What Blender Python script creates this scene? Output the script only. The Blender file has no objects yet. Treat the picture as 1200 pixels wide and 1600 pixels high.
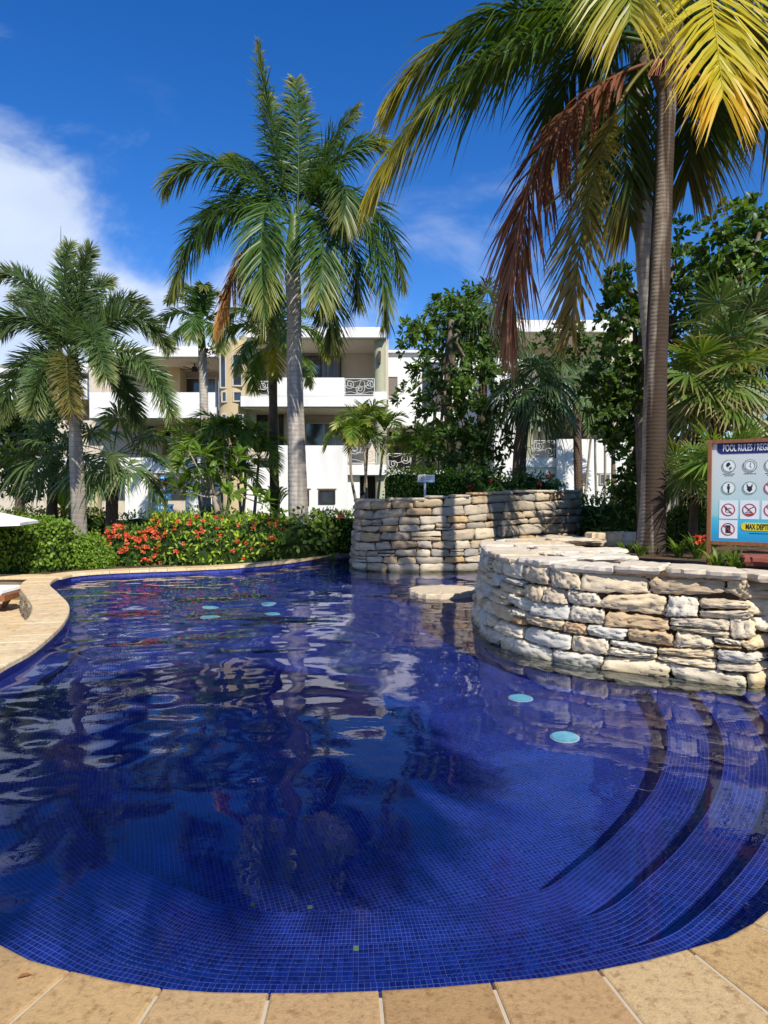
import bpy, math, random
import numpy as np
from mathutils import Vector, Matrix
from mathutils.geometry import tessellate_polygon
R = math.radians
rng = np.random.default_rng(7)
random.seed(7)
SC = bpy.context.scene
COL = SC.collection

# ------------------------------------------------------------------ camera
PITCH = R(1.65)
F = 1110.0
CAMZ = 1.6
cd = bpy.data.cameras.new('camera')
cam = bpy.data.objects.new('camera', cd)
COL.objects.link(cam)
cam.location = (0, 0, CAMZ)
cam.rotation_euler = (R(90) - PITCH, 0, 0)
cd.sensor_fit = 'VERTICAL'
cd.sensor_height = 34.6
cd.lens = F / 1600 * 34.6
cd.clip_end = 3000
SC.camera = cam

# ------------------------------------------------------------------ sun, sky, exposure
SUN_EL, SUN_AZ = R(43), R(153)            # azimuth clockwise from +Y: behind the camera, to the right
sd = Vector((math.sin(SUN_AZ) * math.cos(SUN_EL), math.cos(SUN_AZ) * math.cos(SUN_EL), math.sin(SUN_EL)))
sl = bpy.data.lights.new('sun', 'SUN')
sl.energy = 4.8
sl.angle = R(0.5)
sl.color = (1.0, 0.94, 0.84)
so = bpy.data.objects.new('sun', sl)
COL.objects.link(so)
so.rotation_euler = sd.to_track_quat('Z', 'Y').to_euler()
so.location = sd * 60
sl.cycles.is_caustics_light = True      # sunlight refracted into the pool

w = bpy.data.worlds.new('World')
SC.world = w
w.use_nodes = True
wn, wl = w.node_tree.nodes, w.node_tree.links
bg = wn['Background']
sky = wn.new('ShaderNodeTexSky')
sky.sky_type = 'NISHITA'
sky.sun_disc = False
sky.sun_elevation = SUN_EL
sky.sun_rotation = SUN_AZ
sky.air_density = 0.95
sky.dust_density = 0.15
sky.ozone_density = 5.0
bg.inputs[1].default_value = 0.132
hs = wn.new('ShaderNodeHueSaturation')
hs.inputs['Saturation'].default_value = 1.3
hs.inputs['Value'].default_value = 1.0
hs.inputs['Hue'].default_value = .512
wl.new(sky.outputs[0], hs.inputs['Color'])
geo = wn.new('ShaderNodeNewGeometry')
tc = wn.new('ShaderNodeTexCoord')
def wmath(op, a, b=None, c=None):
    n = wn.new('ShaderNodeMath'); n.operation = op
    for i, v in enumerate((a, b, c)):
        if v is None: continue
        if isinstance(v, (int, float)): n.inputs[i].default_value = v
        else: wl.new(v, n.inputs[i])
    return n.outputs[0]
dotn = wn.new('ShaderNodeVectorMath'); dotn.operation = 'DOT_PRODUCT'
wl.new(tc.outputs['Generated'], dotn.inputs[0])
nb = Vector((-.19, .0436, -.252)).normalized()
dotn.inputs[1].default_value = nb
mp = wn.new('ShaderNodeMapping'); mp.inputs['Scale'].default_value = (1.0, 1.0, 1.9)
mp.inputs['Rotation'].default_value = (0, R(-28), 0)
wl.new(tc.outputs['Generated'], mp.inputs[0])
nz = wn.new('ShaderNodeTexNoise')
nz.inputs['Scale'].default_value = 3.6; nz.inputs['Detail'].default_value = 9; nz.inputs['Roughness'].default_value = .58
nz.inputs['Distortion'].default_value = .35
wl.new(mp.outputs[0], nz.inputs['Vector'])
# density: bank low on the left, ragged by noise, thin wisps elsewhere
dens = wmath('ADD', wmath('MULTIPLY_ADD', dotn.outputs['Value'], 5.6, .34), wmath('MULTIPLY', wmath('SUBTRACT', nz.outputs['Fac'], .5), 3.4))
sepz = wn.new('ShaderNodeSeparateXYZ'); wl.new(tc.outputs['Generated'], sepz.inputs[0])
dens = wmath('SUBTRACT', dens, wmath('MULTIPLY', wmath('MAXIMUM', wmath('SUBTRACT', sepz.outputs[2], .41), 0.0), 5.0))     # the bank thins out higher up
mr = wn.new('ShaderNodeMapRange'); mr.interpolation_type = 'SMOOTHSTEP'
mr.inputs['From Min'].default_value = .0; mr.inputs['From Max'].default_value = .95
mr.inputs['To Max'].default_value = .8
wl.new(dens, mr.inputs['Value'])
nz2 = wn.new('ShaderNodeTexNoise'); nz2.inputs['Scale'].default_value = 3.0; nz2.inputs['Detail'].default_value = 5
wl.new(mp.outputs[0], nz2.inputs['Vector'])
cr = wn.new('ShaderNodeMix'); cr.data_type = 'RGBA'
cr.inputs[6].default_value = (3.3, 4.0, 5.4, 1); cr.inputs[7].default_value = (5.8, 6.3, 7.0, 1)
wl.new(wmath('MULTIPLY_ADD', nz2.outputs['Fac'], 2.2, -.6), cr.inputs[0])
sep = wn.new('ShaderNodeSeparateXYZ'); wl.new(tc.outputs['Generated'], sep.inputs[0])
wisp = wn.new('ShaderNodeMapRange'); wisp.interpolation_type = 'SMOOTHSTEP'; wisp.inputs['From Min'].default_value = .54; wisp.inputs['From Max'].default_value = .74; wisp.inputs['To Max'].default_value = .5
wl.new(nz.outputs['Fac'], wisp.inputs['Value'])
lowm = wn.new('ShaderNodeMapRange'); lowm.inputs['From Min'].default_value = .5; lowm.inputs['From Max'].default_value = .2; wl.new(sep.outputs[2], lowm.inputs['Value'])
tot = wmath('MAXIMUM', mr.outputs[0], wmath('MULTIPLY', wisp.outputs[0], lowm.outputs[0]))
cm = wn.new('ShaderNodeMix'); cm.data_type = 'RGBA'
wl.new(tot, cm.inputs[0]); wl.new(hs.outputs[0], cm.inputs[6]); wl.new(cr.outputs[2], cm.inputs[7])
wl.new(cm.outputs[2], bg.inputs[0])

vs = SC.view_settings
vs.view_transform = 'Standard'
try: vs.look = 'None'
except Exception: pass
vs.exposure = 0.32
vs.gamma = 1.0
vs.use_curve_mapping = False
cy = SC.cycles
cy.max_bounces = 10; cy.diffuse_bounces = 3; cy.glossy_bounces = 4; cy.transmission_bounces = 6
cy.transparent_max_bounces = 12
cy.sample_clamp_indirect = 6
cy.use_denoising = True

# ------------------------------------------------------------------ pixel <-> world
def ray(px, py):
    a = (px - 600) / F; b = (800 - py) / F
    return Vector((a, math.cos(PITCH) + b * math.sin(PITCH), -math.sin(PITCH) + b * math.cos(PITCH)))
def P(px, py, D):
    d = ray(px, py); k = D / d.y
    return Vector((d.x * k, D, CAMZ + d.z * k))
def G(px, py, z=0.0):
    d = ray(px, py); k = (z - CAMZ) / d.z
    return Vector((d.x * k, d.y * k, z))

# ------------------------------------------------------------------ materials
MATS = {}
def nodes(m):
    m.use_nodes = True
    return m.node_tree.nodes, m.node_tree.links, m.node_tree.nodes['Principled BSDF']
def ramp(n, stops):
    r = n.new('ShaderNodeValToRGB')
    e = r.color_ramp.elements
    e[0].position, e[0].color = stops[0][0], (*stops[0][1], 1)
    e[1].position, e[1].color = stops[-1][0], (*stops[-1][1], 1)
    for p, c in stops[1:-1]:
        x = e.new(p); x.color = (*c, 1)
    return r
def plain(name, c, rough=.6, var=.12, scale=6, bump=.0, bscale=60, spec=.4, metal=0, c2=None, detail=5, stretch=(1, 1, 1)):
    """colour broken up by two octaves of noise, with fine relief"""
    m = bpy.data.materials.new(name); n, l, b = nodes(m)
    t = n.new('ShaderNodeTexCoord'); mpn = n.new('ShaderNodeMapping'); mpn.inputs['Scale'].default_value = stretch
    l.new(t.outputs['Object'], mpn.inputs[0])
    a = n.new('ShaderNodeTexNoise'); a.inputs['Scale'].default_value = scale; a.inputs['Detail'].default_value = detail
    l.new(mpn.outputs[0], a.inputs['Vector'])
    c2 = c2 or tuple(x * (1 - 2.2 * var) for x in c)
    r = ramp(n, [(.32, c2), (.66, c)])
    l.new(a.outputs['Fac'], r.inputs[0]); l.new(r.outputs[0], b.inputs['Base Color'])
    b.inputs['Roughness'].default_value = rough; b.inputs['Specular IOR Level'].default_value = spec
    b.inputs['Metallic'].default_value = metal
    if bump:
        a2 = n.new('ShaderNodeTexNoise'); a2.inputs['Scale'].default_value = bscale; a2.inputs['Detail'].default_value = 6
        l.new(mpn.outputs[0], a2.inputs['Vector'])
        bp = n.new('ShaderNodeBump'); bp.inputs['Strength'].default_value = bump; bp.inputs['Distance'].default_value = .02
        l.new(a2.outputs['Fac'], bp.inputs['Height']); l.new(bp.outputs[0], b.inputs['Normal'])
    MATS[name] = m
    return m
def stone_mat(name, stops, streak=(2, 2, 9), bump=.8, bscale=46, stain=(.2, .13, .06), stain_amt=.35, wet=0.):
    m = bpy.data.materials.new(name); n, l, b = nodes(m)
    oi = n.new('ShaderNodeObjectInfo'); r = ramp(n, stops); r.color_ramp.interpolation = 'LINEAR'
    l.new(oi.outputs['Random'], r.inputs[0])
    t = n.new('ShaderNodeTexCoord')
    mpn = n.new('ShaderNodeMapping'); mpn.inputs['Scale'].default_value = streak
    l.new(t.outputs['Object'], mpn.inputs[0])
    addv = n.new('ShaderNodeVectorMath'); addv.operation = 'ADD'
    sc = n.new('ShaderNodeVectorMath'); sc.operation = 'SCALE'; sc.inputs[0].default_value = (37, 91, 53)
    l.new(oi.outputs['Random'], sc.inputs['Scale']); l.new(mpn.outputs[0], addv.inputs[0]); l.new(sc.outputs[0], addv.inputs[1])
    a = n.new('ShaderNodeTexNoise'); a.inputs['Scale'].default_value = 3; a.inputs['Detail'].default_value = 8; a.inputs['Roughness'].default_value = .65
    l.new(addv.outputs[0], a.inputs['Vector'])
    hv = n.new('ShaderNodeMix'); hv.data_type = 'RGBA'; hv.blend_type = 'MULTIPLY'; hv.inputs[0].default_value = 1
    r2 = ramp(n, [(.27, (.5, .46, .41)), (.44, (.95, .93, .9)), (.7, (1.15, 1.12, 1.05))])
    l.new(a.outputs['Fac'], r2.inputs[0]); l.new(r.outputs[0], hv.inputs[6]); l.new(r2.outputs[0], hv.inputs[7])
    a3 = n.new('ShaderNodeTexNoise'); a3.inputs['Scale'].default_value = 1.7; a3.inputs['Detail'].default_value = 6
    l.new(addv.outputs[0], a3.inputs['Vector'])
    st = n.new('ShaderNodeMix'); st.data_type = 'RGBA'
    r3 = ramp(n, [(.55, (0, 0, 0)), (.72, (stain_amt,) * 3)])
    l.new(a3.outputs['Fac'], r3.inputs[0]); l.new(r3.outputs[0], st.inputs[0]); l.new(hv.outputs[2], st.inputs[6])
    st.inputs[7].default_value = (*stain, 1)
    gp_ = n.new('ShaderNodeNewGeometry'); sz_ = n.new('ShaderNodeSeparateXYZ'); l.new(gp_.outputs['Position'], sz_.inputs[0])
    zz_ = n.new('ShaderNodeMath'); zz_.operation = 'MULTIPLY_ADD'; zz_.inputs[1].default_value = -.09; l.new(a3.outputs['Fac'], zz_.inputs[0]); l.new(sz_.outputs[2], zz_.inputs[2])
    wm_ = n.new('ShaderNodeMapRange'); wm_.inputs['From Min'].default_value = -.15; wm_.inputs['From Max'].default_value = -.075; wm_.inputs['To Min'].default_value = wet; wm_.inputs['To Max'].default_value = 0
    l.new(zz_.outputs[0], wm_.inputs['Value'])
    wt = n.new('ShaderNodeMix'); wt.data_type = 'RGBA'; wt.blend_type = 'MULTIPLY'; wt.inputs[7].default_value = (.42, .42, .33, 1)
    l.new(wm_.outputs[0], wt.inputs[0]); l.new(st.outputs[2], wt.inputs[6])
    l.new(wt.outputs[2], b.inputs['Base Color'])
    b.inputs['Roughness'].default_value = .85; b.inputs['Specular IOR Level'].default_value = .25
    a2 = n.new('ShaderNodeTexNoise'); a2.inputs['Scale'].default_value = bscale; a2.inputs['Detail'].default_value = 9; a2.inputs['Roughness'].default_value = .7
    m2 = n.new('ShaderNodeMapping'); m2.inputs['Scale'].default_value = (1, 1, 2.4); l.new(t.outputs['Object'], m2.inputs[0])
    l.new(m2.outputs[0], a2.inputs['Vector'])
    bp = n.new('ShaderNodeBump'); bp.inputs['Strength'].default_value = bump; bp.inputs['Distance'].default_value = .014
    l.new(a2.outputs['Fac'], bp.inputs['Height']); l.new(bp.outputs[0], b.inputs['Normal'])
    return m
def leaf_mat(name, cA, cB, cTip=None, trans=.3, rough=.42, tipstart=.55, spec=.35, objvar=.22):
    """foliage: colour varies leaf by leaf and plant piece by plant piece; optional dry colour along the frond (uv.x)"""
    m = bpy.data.materials.new(name); n, l, b = nodes(m)
    g = n.new('ShaderNodeNewGeometry')
    mx = n.new('ShaderNodeMix'); mx.data_type = 'RGBA'
    mx.inputs[6].default_value = (*cA, 1); mx.inputs[7].default_value = (*cB, 1)
    l.new(g.outputs['Random Per Island'], mx.inputs[0])
    out = mx.outputs[2]
    uv = n.new('ShaderNodeUVMap'); sx = n.new('ShaderNodeSeparateXYZ'); l.new(uv.outputs[0], sx.inputs[0])
    if cTip:
        mrn = n.new('ShaderNodeMapRange'); mrn.inputs['From Min'].default_value = tipstart; mrn.inputs['From Max'].default_value = 1.0
        mxr = n.new('ShaderNodeMath'); mxr.operation = 'MULTIPLY_ADD'
        l.new(sx.outputs[1], mxr.inputs[0]); mxr.inputs[1].default_value = .45
        hf = n.new('ShaderNodeMath'); hf.operation = 'MULTIPLY'; l.new(sx.outputs[0], hf.inputs[0]); hf.inputs[1].default_value = .75
        l.new(hf.outputs[0], mxr.inputs[2]); l.new(mxr.outputs[0], mrn.inputs['Value'])
        m2 = n.new('ShaderNodeMix'); m2.data_type = 'RGBA'
        l.new(mrn.outputs[0], m2.inputs[0]); l.new(out, m2.inputs[6]); m2.inputs[7].default_value = (*cTip, 1)
        out = m2.outputs[2]
    oi = n.new('ShaderNodeObjectInfo')
    hsn = n.new('ShaderNodeHueSaturation')
    mv = n.new('ShaderNodeMapRange'); mv.inputs['To Min'].default_value = 1 - objvar; mv.inputs['To Max'].default_value = 1 + objvar
    l.new(oi.outputs['Random'], mv.inputs['Value']); l.new(mv.outputs[0], hsn.inputs['Value'])
    l.new(out, hsn.inputs['Color'])
    l.new(hsn.outputs[0], b.inputs['Base Color'])
    b.inputs['Roughness'].default_value = rough; b.inputs['Specular IOR Level'].default_value = spec
    tr = n.new('ShaderNodeBsdfTranslucent')
    gm = n.new('ShaderNodeMix'); gm.data_type = 'RGBA'; gm.blend_type = 'MULTIPLY'; gm.inputs[0].default_value = 1
    gm.inputs[7].default_value = (1.9, 1.75, .7, 1)
    l.new(hsn.outputs[0], gm.inputs[6]); l.new(gm.outputs[2], tr.inputs[0])
    ms = n.new('ShaderNodeMixShader'); ms.inputs[0].default_value = trans
    l.new(b.outputs[0], ms.inputs[1]); l.new(tr.outputs[0], ms.inputs[2])
    l.new(ms.outputs[0], n['Material Output'].inputs[0])
    return m
def tile_mat(name, grid):
    """cobalt glass mosaic; grid=True draws the small grout lines on uv in metres"""
    m = bpy.data.materials.new(name); n, l, b = nodes(m)
    ta, tb = (.006, .018, .15), (.014, .042, .31)
    if grid:
        uv = n.new('ShaderNodeUVMap')
        br = n.new('ShaderNodeTexBrick'); br.offset = 0; br.squash = 1
        br.inputs['Scale'].default_value = 1; br.inputs['Brick Width'].default_value = .025; br.inputs['Row Height'].default_value = .025
        br.inputs['Mortar Size'].default_value = .00125; br.inputs['Mortar Smooth'].default_value = .1
        br.inputs['Color1'].default_value = (*ta, 1); br.inputs['Color2'].default_value = (*tb, 1)
        br.inputs['Mortar'].default_value = (.20, .18, .42, 1)
        l.new(uv.outputs[0], br.inputs['Vector'])
        # mesh-backed sheets of tiles, each sheet a little lighter or darker
        sc = n.new('ShaderNodeVectorMath'); sc.operation = 'SCALE'; sc.inputs['Scale'].default_value = 1 / .3
        fl = n.new('ShaderNodeVectorMath'); fl.operation = 'FLOOR'; wnz = n.new('ShaderNodeTexWhiteNoise'); wnz.noise_dimensions = '2D'
        l.new(uv.outputs[0], sc.inputs[0]); l.new(sc.outputs[0], fl.inputs[0]); l.new(fl.outputs[0], wnz.inputs['Vector'])
        hsn = n.new('ShaderNodeHueSaturation'); mv = n.new('ShaderNodeMapRange'); mv.inputs['To Min'].default_value = .82; mv.inputs['To Max'].default_value = 1.22
        l.new(wnz.outputs['Value'], mv.inputs['Value']); l.new(mv.outputs[0], hsn.inputs['Value']); l.new(br.outputs['Color'], hsn.inputs['Color'])
        l.new(hsn.outputs[0], b.inputs['Base Color'])
    else:
        g = n.new('ShaderNodeNewGeometry'); oi = n.new('ShaderNodeObjectInfo')
        ad = n.new('ShaderNodeMath'); ad.operation = 'ADD'; fr = n.new('ShaderNodeMath'); fr.operation = 'FRACT'
        l.new(g.outputs['Random Per Island'], ad.inputs[0]); l.new(oi.outputs['Random'], ad.inputs[1]); l.new(ad.outputs[0], fr.inputs[0])
        mx = n.new('ShaderNodeMix'); mx.data_type = 'RGBA'; mx.inputs[6].default_value = (*ta, 1); mx.inputs[7].default_value = (*tb, 1)
        l.new(fr.outputs[0], mx.inputs[0]); l.new(mx.outputs[2], b.inputs['Base Color'])
    b.inputs['Roughness'].default_value = .3; b.inputs['Specular IOR Level'].default_value = .2
    return m

M = {}
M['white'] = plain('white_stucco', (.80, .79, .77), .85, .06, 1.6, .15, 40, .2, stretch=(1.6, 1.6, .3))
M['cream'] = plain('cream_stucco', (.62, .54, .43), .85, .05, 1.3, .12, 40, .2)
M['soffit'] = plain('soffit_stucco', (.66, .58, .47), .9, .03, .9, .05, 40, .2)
M['olive'] = plain('olive_stucco', (.42, .42, .29), .85, .06, 1.5, .1, 40, .2)
M['beige'] = plain('beige_stucco', (.56, .44, .26), .85, .06, 1.5, .1, 40, .2)
M['dark'] = plain('dark_joinery_and_shade', (.045, .03, .022), .5, .2, 4)  # brown joinery, also the dark sheets standing for shaded openings
M['frame'] = plain('window_frame', (.55, .5, .42), .5, .05, 3)
M['iron'] = plain('painted_ironwork', (.62, .63, .6), .5, .08, 8)
M['glass'] = plain('window_glass', (.035, .045, .06), .06, .1, .7, spec=.9)
M['glass_net'] = plain('window_glass_with_curtain', (.16, .165, .17), .12, .3, 5, spec=.8, stretch=(3, 3, .1))
M['blind'] = plain('window_blind', (.19, .16, .13), .6, .1, 3, stretch=(1, 1, 14))
M['earth'] = plain('planting_soil', (.13, .085, .05), .95, .2, 3, .5, 30, .1)
M['lawn'] = plain('lawn', (.075, .12, .025), .95, .2, .8, .6, 60, .1, c2=(.045, .075, .016))
M['wood'] = plain('varnished_wood', (.30, .12, .045), .42, .15, 3, .1, 30, .5, stretch=(9, 9, 1))
M['fabric'] = plain('white_fabric', (.82, .80, .76), .9, .03, 6, .15, 120, .1)
M['patio'] = plain('patio_paving', (.58, .44, .26), .8, .13, 2.2, .25, 25, .25)
M['grout'] = plain('pale_grout', (.54, .45, .31), .9, .06, 9)
M['trunk_royal'] = None
def trunk_mat(name, c1, c2, ring=26., dark=(.09, .07, .05), band=(.47, .6), damt=.8):
    m = bpy.data.materials.new(name); n, l, b = nodes(m)
    t = n.new('ShaderNodeTexCoord'); mpn = n.new('ShaderNodeMapping'); mpn.inputs['Scale'].default_value = (3, 3, 1.2)
    l.new(t.outputs['Object'], mpn.inputs[0])
    a = n.new('ShaderNodeTexNoise'); a.inputs['Scale'].default_value = 3.5; a.inputs['Detail'].default_value = 8
    l.new(mpn.outputs[0], a.inputs['Vector'])
    r = ramp(n, [(.3, c2), (.6, c1)]); l.new(a.outputs['Fac'], r.inputs[0])
    wv = n.new('ShaderNodeTexWave'); wv.bands_direction = 'Z'; wv.inputs['Scale'].default_value = ring / 6.283 * 1.0
    wv.inputs['Distortion'].default_value = 3.2; wv.inputs['Detail'].default_value = 3; wv.inputs['Detail Scale'].default_value = 1.5
    l.new(t.outputs['Object'], wv.inputs['Vector'])
    r2 = ramp(n, [(.0, (.6, .6, .6)), (.14, (1, 1, 1))]); l.new(wv.outputs['Fac'], r2.inputs[0])
    mx = n.new('ShaderNodeMix'); mx.data_type = 'RGBA'; mx.blend_type = 'MULTIPLY'; mx.inputs[0].default_value = .8
    l.new(r.outputs[0], mx.inputs[6]); l.new(r2.outputs[0], mx.inputs[7])
    a4 = n.new('ShaderNodeTexNoise'); a4.inputs['Scale'].default_value = 1.3; a4.inputs['Detail'].default_value = 5
    m4 = n.new('ShaderNodeMapping'); m4.inputs['Scale'].default_value = (3.2, 3.2, .14); l.new(t.outputs['Object'], m4.inputs[0]); l.new(m4.outputs[0], a4.inputs['Vector'])
    r4 = ramp(n, [(band[0], (0, 0, 0)), (band[1], (damt,) * 3)]); l.new(a4.outputs['Fac'], r4.inputs[0])
    st = n.new('ShaderNodeMix'); st.data_type = 'RGBA'; l.new(r4.outputs[0], st.inputs[0]); l.new(mx.outputs[2], st.inputs[6]); st.inputs[7].default_value = (*dark, 1)
    l.new(st.outputs[2], b.inputs['Base Color'])
    b.inputs['Roughness'].default_value = .9; b.inputs['Specular IOR Level'].default_value = .15
    ad = n.new('ShaderNodeMath'); ad.operation = 'ADD'; l.new(wv.outputs['Fac'], ad.inputs[0]); l.new(a.outputs['Fac'], ad.inputs[1])
    bp = n.new('ShaderNodeBump'); bp.inputs['Strength'].default_value = .28; bp.inputs['Distance'].default_value = .012
    l.new(ad.outputs[0], bp.inputs['Height']); l.new(bp.outputs[0], b.inputs['Normal'])
    return m
M['trunk_grey'] = trunk_mat('grey_palm_bark', (.50, .455, .39), (.34, .30, .25), 17, (.2, .17, .14))
M['trunk_coco'] = trunk_mat('coconut_bark', (.30, .25, .20), (.17, .13, .10), 36, (.04, .025, .016), (.44, .5), .92)
M['trunk_dark'] = trunk_mat('brown_bark', (.17, .12, .08), (.1, .07, .05), 22, (.07, .05, .035))
M['crownshaft'] = plain('green_crownshaft', (.10, .17, .04), .4, .15, 5, stretch=(6, 6, 1))
M['bark'] = plain('tree_bark', (.22, .17, .12), .9, .2, 6, .5, 25, .15, stretch=(3, 3, 1))
M['palebark'] = plain('pale_bark', (.33, .28, .21), .9, .12, 6, .3, 25, .15)
M['core'] = plain('dark_filler_core', (.03, .055, .013), .95, .25, 7, .6, 30, .05)  # dark filler added inside hedges to stop see-through, not modelled twigs

M['royal'] = leaf_mat('royal_palm_leaf', (.036, .088, .014), (.085, .155, .026), (.22, .24, .06), .3, tipstart=.7)
M['foxtail'] = leaf_mat('foxtail_palm_leaf', (.05, .105, .032), (.115, .18, .055), (.2, .24, .08), .28, tipstart=.78)
M['foxtail_old'] = leaf_mat('aged_foxtail_leaf', (.10, .12, .03), (.18, .17, .045), (.24, .2, .06), .25, tipstart=.6)
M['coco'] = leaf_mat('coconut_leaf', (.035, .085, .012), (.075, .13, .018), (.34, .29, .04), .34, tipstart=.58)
M['coco_shade'] = leaf_mat('coconut_leaf_shaded', (.03, .07, .012), (.06, .10, .018), (.2, .16, .03), .3, tipstart=.6)  # darker copy of the coconut leaf, shade put into its colour
M['coco_olive'] = leaf_mat('olive_coconut_leaf', (.13, .12, .02), (.2, .165, .03), (.26, .17, .04), .3, tipstart=.5)
M['coco_yellow'] = leaf_mat('yellow_coconut_leaf', (.46, .42, .025), (.62, .53, .03), (.66, .43, .03), .38, tipstart=.72, objvar=.06)
M['coco_ygreen'] = leaf_mat('yellow_green_coconut_leaf', (.24, .28, .03), (.36, .35, .04), (.44, .36, .04), .35, tipstart=.7, objvar=.06)
M['brown'] = leaf_mat('dead_frond', (.2, .075, .038), (.34, .14, .07), (.44, .22, .12), .25, tipstart=.6, rough=.6)
M['brown2'] = leaf_mat('dead_brown_frond', (.17, .075, .028), (.32, .15, .05), (.48, .26, .08), .2, tipstart=.6, rough=.7)
M['yellow'] = leaf_mat('yellow_frond', (.34, .31, .03), (.42, .36, .04), (.22, .24, .03), .35, tipstart=.6)
M['areca'] = leaf_mat('areca_leaf', (.085, .165, .02), (.18, .27, .035), (.34, .34, .06), .35, tipstart=.7)
M['fan'] = leaf_mat('fan_palm_leaf', (.065, .12, .034), (.13, .19, .055), (.2, .23, .08), .28, tipstart=.76)
M['fan_dark'] = leaf_mat('dark_fan_palm_leaf', (.055, .105, .034), (.11, .165, .052), (.16, .16, .06), .25, tipstart=.76)
M['fan_bright'] = leaf_mat('bright_fan_palm_leaf', (.08, .16, .02), (.16, .25, .03), (.36, .32, .1), .35, tipstart=.76)
M['thatch'] = leaf_mat('thatch_palm_leaf', (.075, .14, .02), (.15, .22, .035), (.5, .35, .2), .3, tipstart=.70)
M['thatch_dry'] = leaf_mat('dry_thatch_leaf', (.16, .12, .055), (.26, .19, .09), (.42, .3, .18), .2, tipstart=.5, rough=.7)
M['broad'] = leaf_mat('broad_dark_leaf', (.034, .078, .014), (.085, .15, .024), None, .27, .45, spec=.3)
M['broad_light'] = leaf_mat('broad_light_leaf', (.06, .12, .015), (.12, .2, .025), None, .35, .4)
M['seagrape'] = leaf_mat('almond_leaf', (.045, .105, .014), (.13, .22, .03), None, .32, .42, spec=.35)
M['hedge_l'] = leaf_mat('clipped_hedge_leaf', (.09, .19, .018), (.25, .38, .035), None, .32, .45)
M['hedge_y'] = leaf_mat('yellow_green_hedge_leaf', (.13, .24, .018), (.40, .48, .035), None, .38, .45)
M['hedge_d'] = leaf_mat('dark_hedge_leaf', (.042, .10, .016), (.11, .19, .028), None, .28, .45)
M['grape'] = leaf_mat('round_sea_grape_leaf', (.14, .23, .025), (.3, .4, .06), None, .38, .4)
M['plum'] = leaf_mat('frangipani_leaf', (.10, .2, .022), (.2, .33, .04), None, .4, .35)
M['cycad'] = leaf_mat('cycad_leaf', (.06, .12, .03), (.10, .16, .04), (.16, .2, .06), .3, tipstart=.8)
M['lily'] = leaf_mat('lily_leaf', (.08, .15, .02), (.16, .24, .03), None, .35, .4)
M['red'] = leaf_mat('red_ixora', (.62, .065, .03), (.75, .13, .05), None, .2, .6, objvar=.12)
M['orange'] = leaf_mat('orange_bloom', (.75, .13, .06), (.8, .22, .1), None, .2, .6, objvar=.1)

M['nearstone'] = stone_mat('pale_limestone', [(0, (.80, .70, .53)), (.22, (.68, .53, .33)), (.42, (.78, .70, .55)), (.55, (.58, .38, .17)), (.62, (.57, .56, .52)), (.78, (.82, .73, .57)), (.92, (.55, .46, .34)), (1, (.52, .29, .11))], wet=.85)
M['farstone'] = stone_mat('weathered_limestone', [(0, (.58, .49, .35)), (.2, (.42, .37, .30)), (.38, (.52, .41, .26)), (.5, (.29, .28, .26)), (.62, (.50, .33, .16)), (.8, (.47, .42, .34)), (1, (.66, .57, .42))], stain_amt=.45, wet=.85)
M['capstone'] = stone_mat('flagstone', [(0, (.66, .58, .45)), (.4, (.60, .50, .36)), (.7, (.68, .62, .52)), (1, (.56, .44, .28))], streak=(2.2, 9, 9), bump=.4)
M['rubble'] = plain('wall_backing_shade', (.12, .09, .06), .95, .3, 9, .5, 30, .1)  # dark colour stands for shadow in the gaps between stones
M['coping'] = stone_mat('brown_travertine', [(0, (.36, .22, .095)), (.35, (.50, .335, .15)), (.7, (.43, .27, .125)), (1, (.56, .41, .21))], streak=(15, 15, 15), bump=.4, bscale=110, stain=(.22, .10, .03), stain_amt=.6)
M['coping_pale'] = stone_mat('pale_travertine', [(0, (.60, .45, .25)), (.35, (.66, .50, .29)), (.7, (.62, .48, .29)), (1, (.70, .56, .34))], streak=(4, 4, 4), bump=.2, bscale=50, stain=(.36, .2, .08), stain_amt=.4)
M['tile_uv'] = tile_mat('cobalt_mosaic', True)
M['tile'] = tile_mat('cobalt_glass_tile', False)
M['tile_grout'] = plain('lavender_grout', (.20, .18, .42), .9, .05, 20)
M['tile_green'] = plain('olive_green_tile', (.3, .36, .16), .3, .05, 20)
M['aqua'] = plain('aqua_lens', (.33, .86, .88), .3, .08, 20)
M['clay'] = plain('red_clay', (.26, .07, .045), .8, .12, 4, .2, 20)
M['blue'] = plain('blue_painted_board', (.035, .19, .42), .5, .12, 12)
M['paleblue'] = plain('pale_blue_board', (.45, .62, .78), .5, .05, 12)
M['signwhite'] = plain('white_panel', (.78, .81, .82), .4, .02, 5)
M['ink'] = plain('black_print', (.02, .02, .025), .5, .05, 8)
M['whiteink'] = plain('white_print', (.82, .82, .82), .5, .02, 8)
M['navy'] = plain('navy_print', (.012, .022, .14), .4, .05, 8)
M['greenring'] = plain('green_print', (.10, .28, .12), .5, .05, 8)
M['redring'] = plain('red_print', (.42, .035, .04), .5, .05, 8)
M['yellowtag'] = plain('yellow_print', (.75, .65, .02), .5, .03, 8)
M['metal'] = plain('grey_metal', (.25, .25, .26), .4, .1, 8, metal=.6)
M['skin'] = plain('skin', (.35, .19, .12), .6, .05, 9)
M['shirt'] = plain('blue_grey_shirt', (.10, .14, .28), .85, .15, 9)
M['hair'] = plain('dark_hair', (.015, .012, .01), .5, .2, 30)
M['trousers'] = plain('dark_trousers', (.03, .03, .04), .85, .15, 9)

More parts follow.
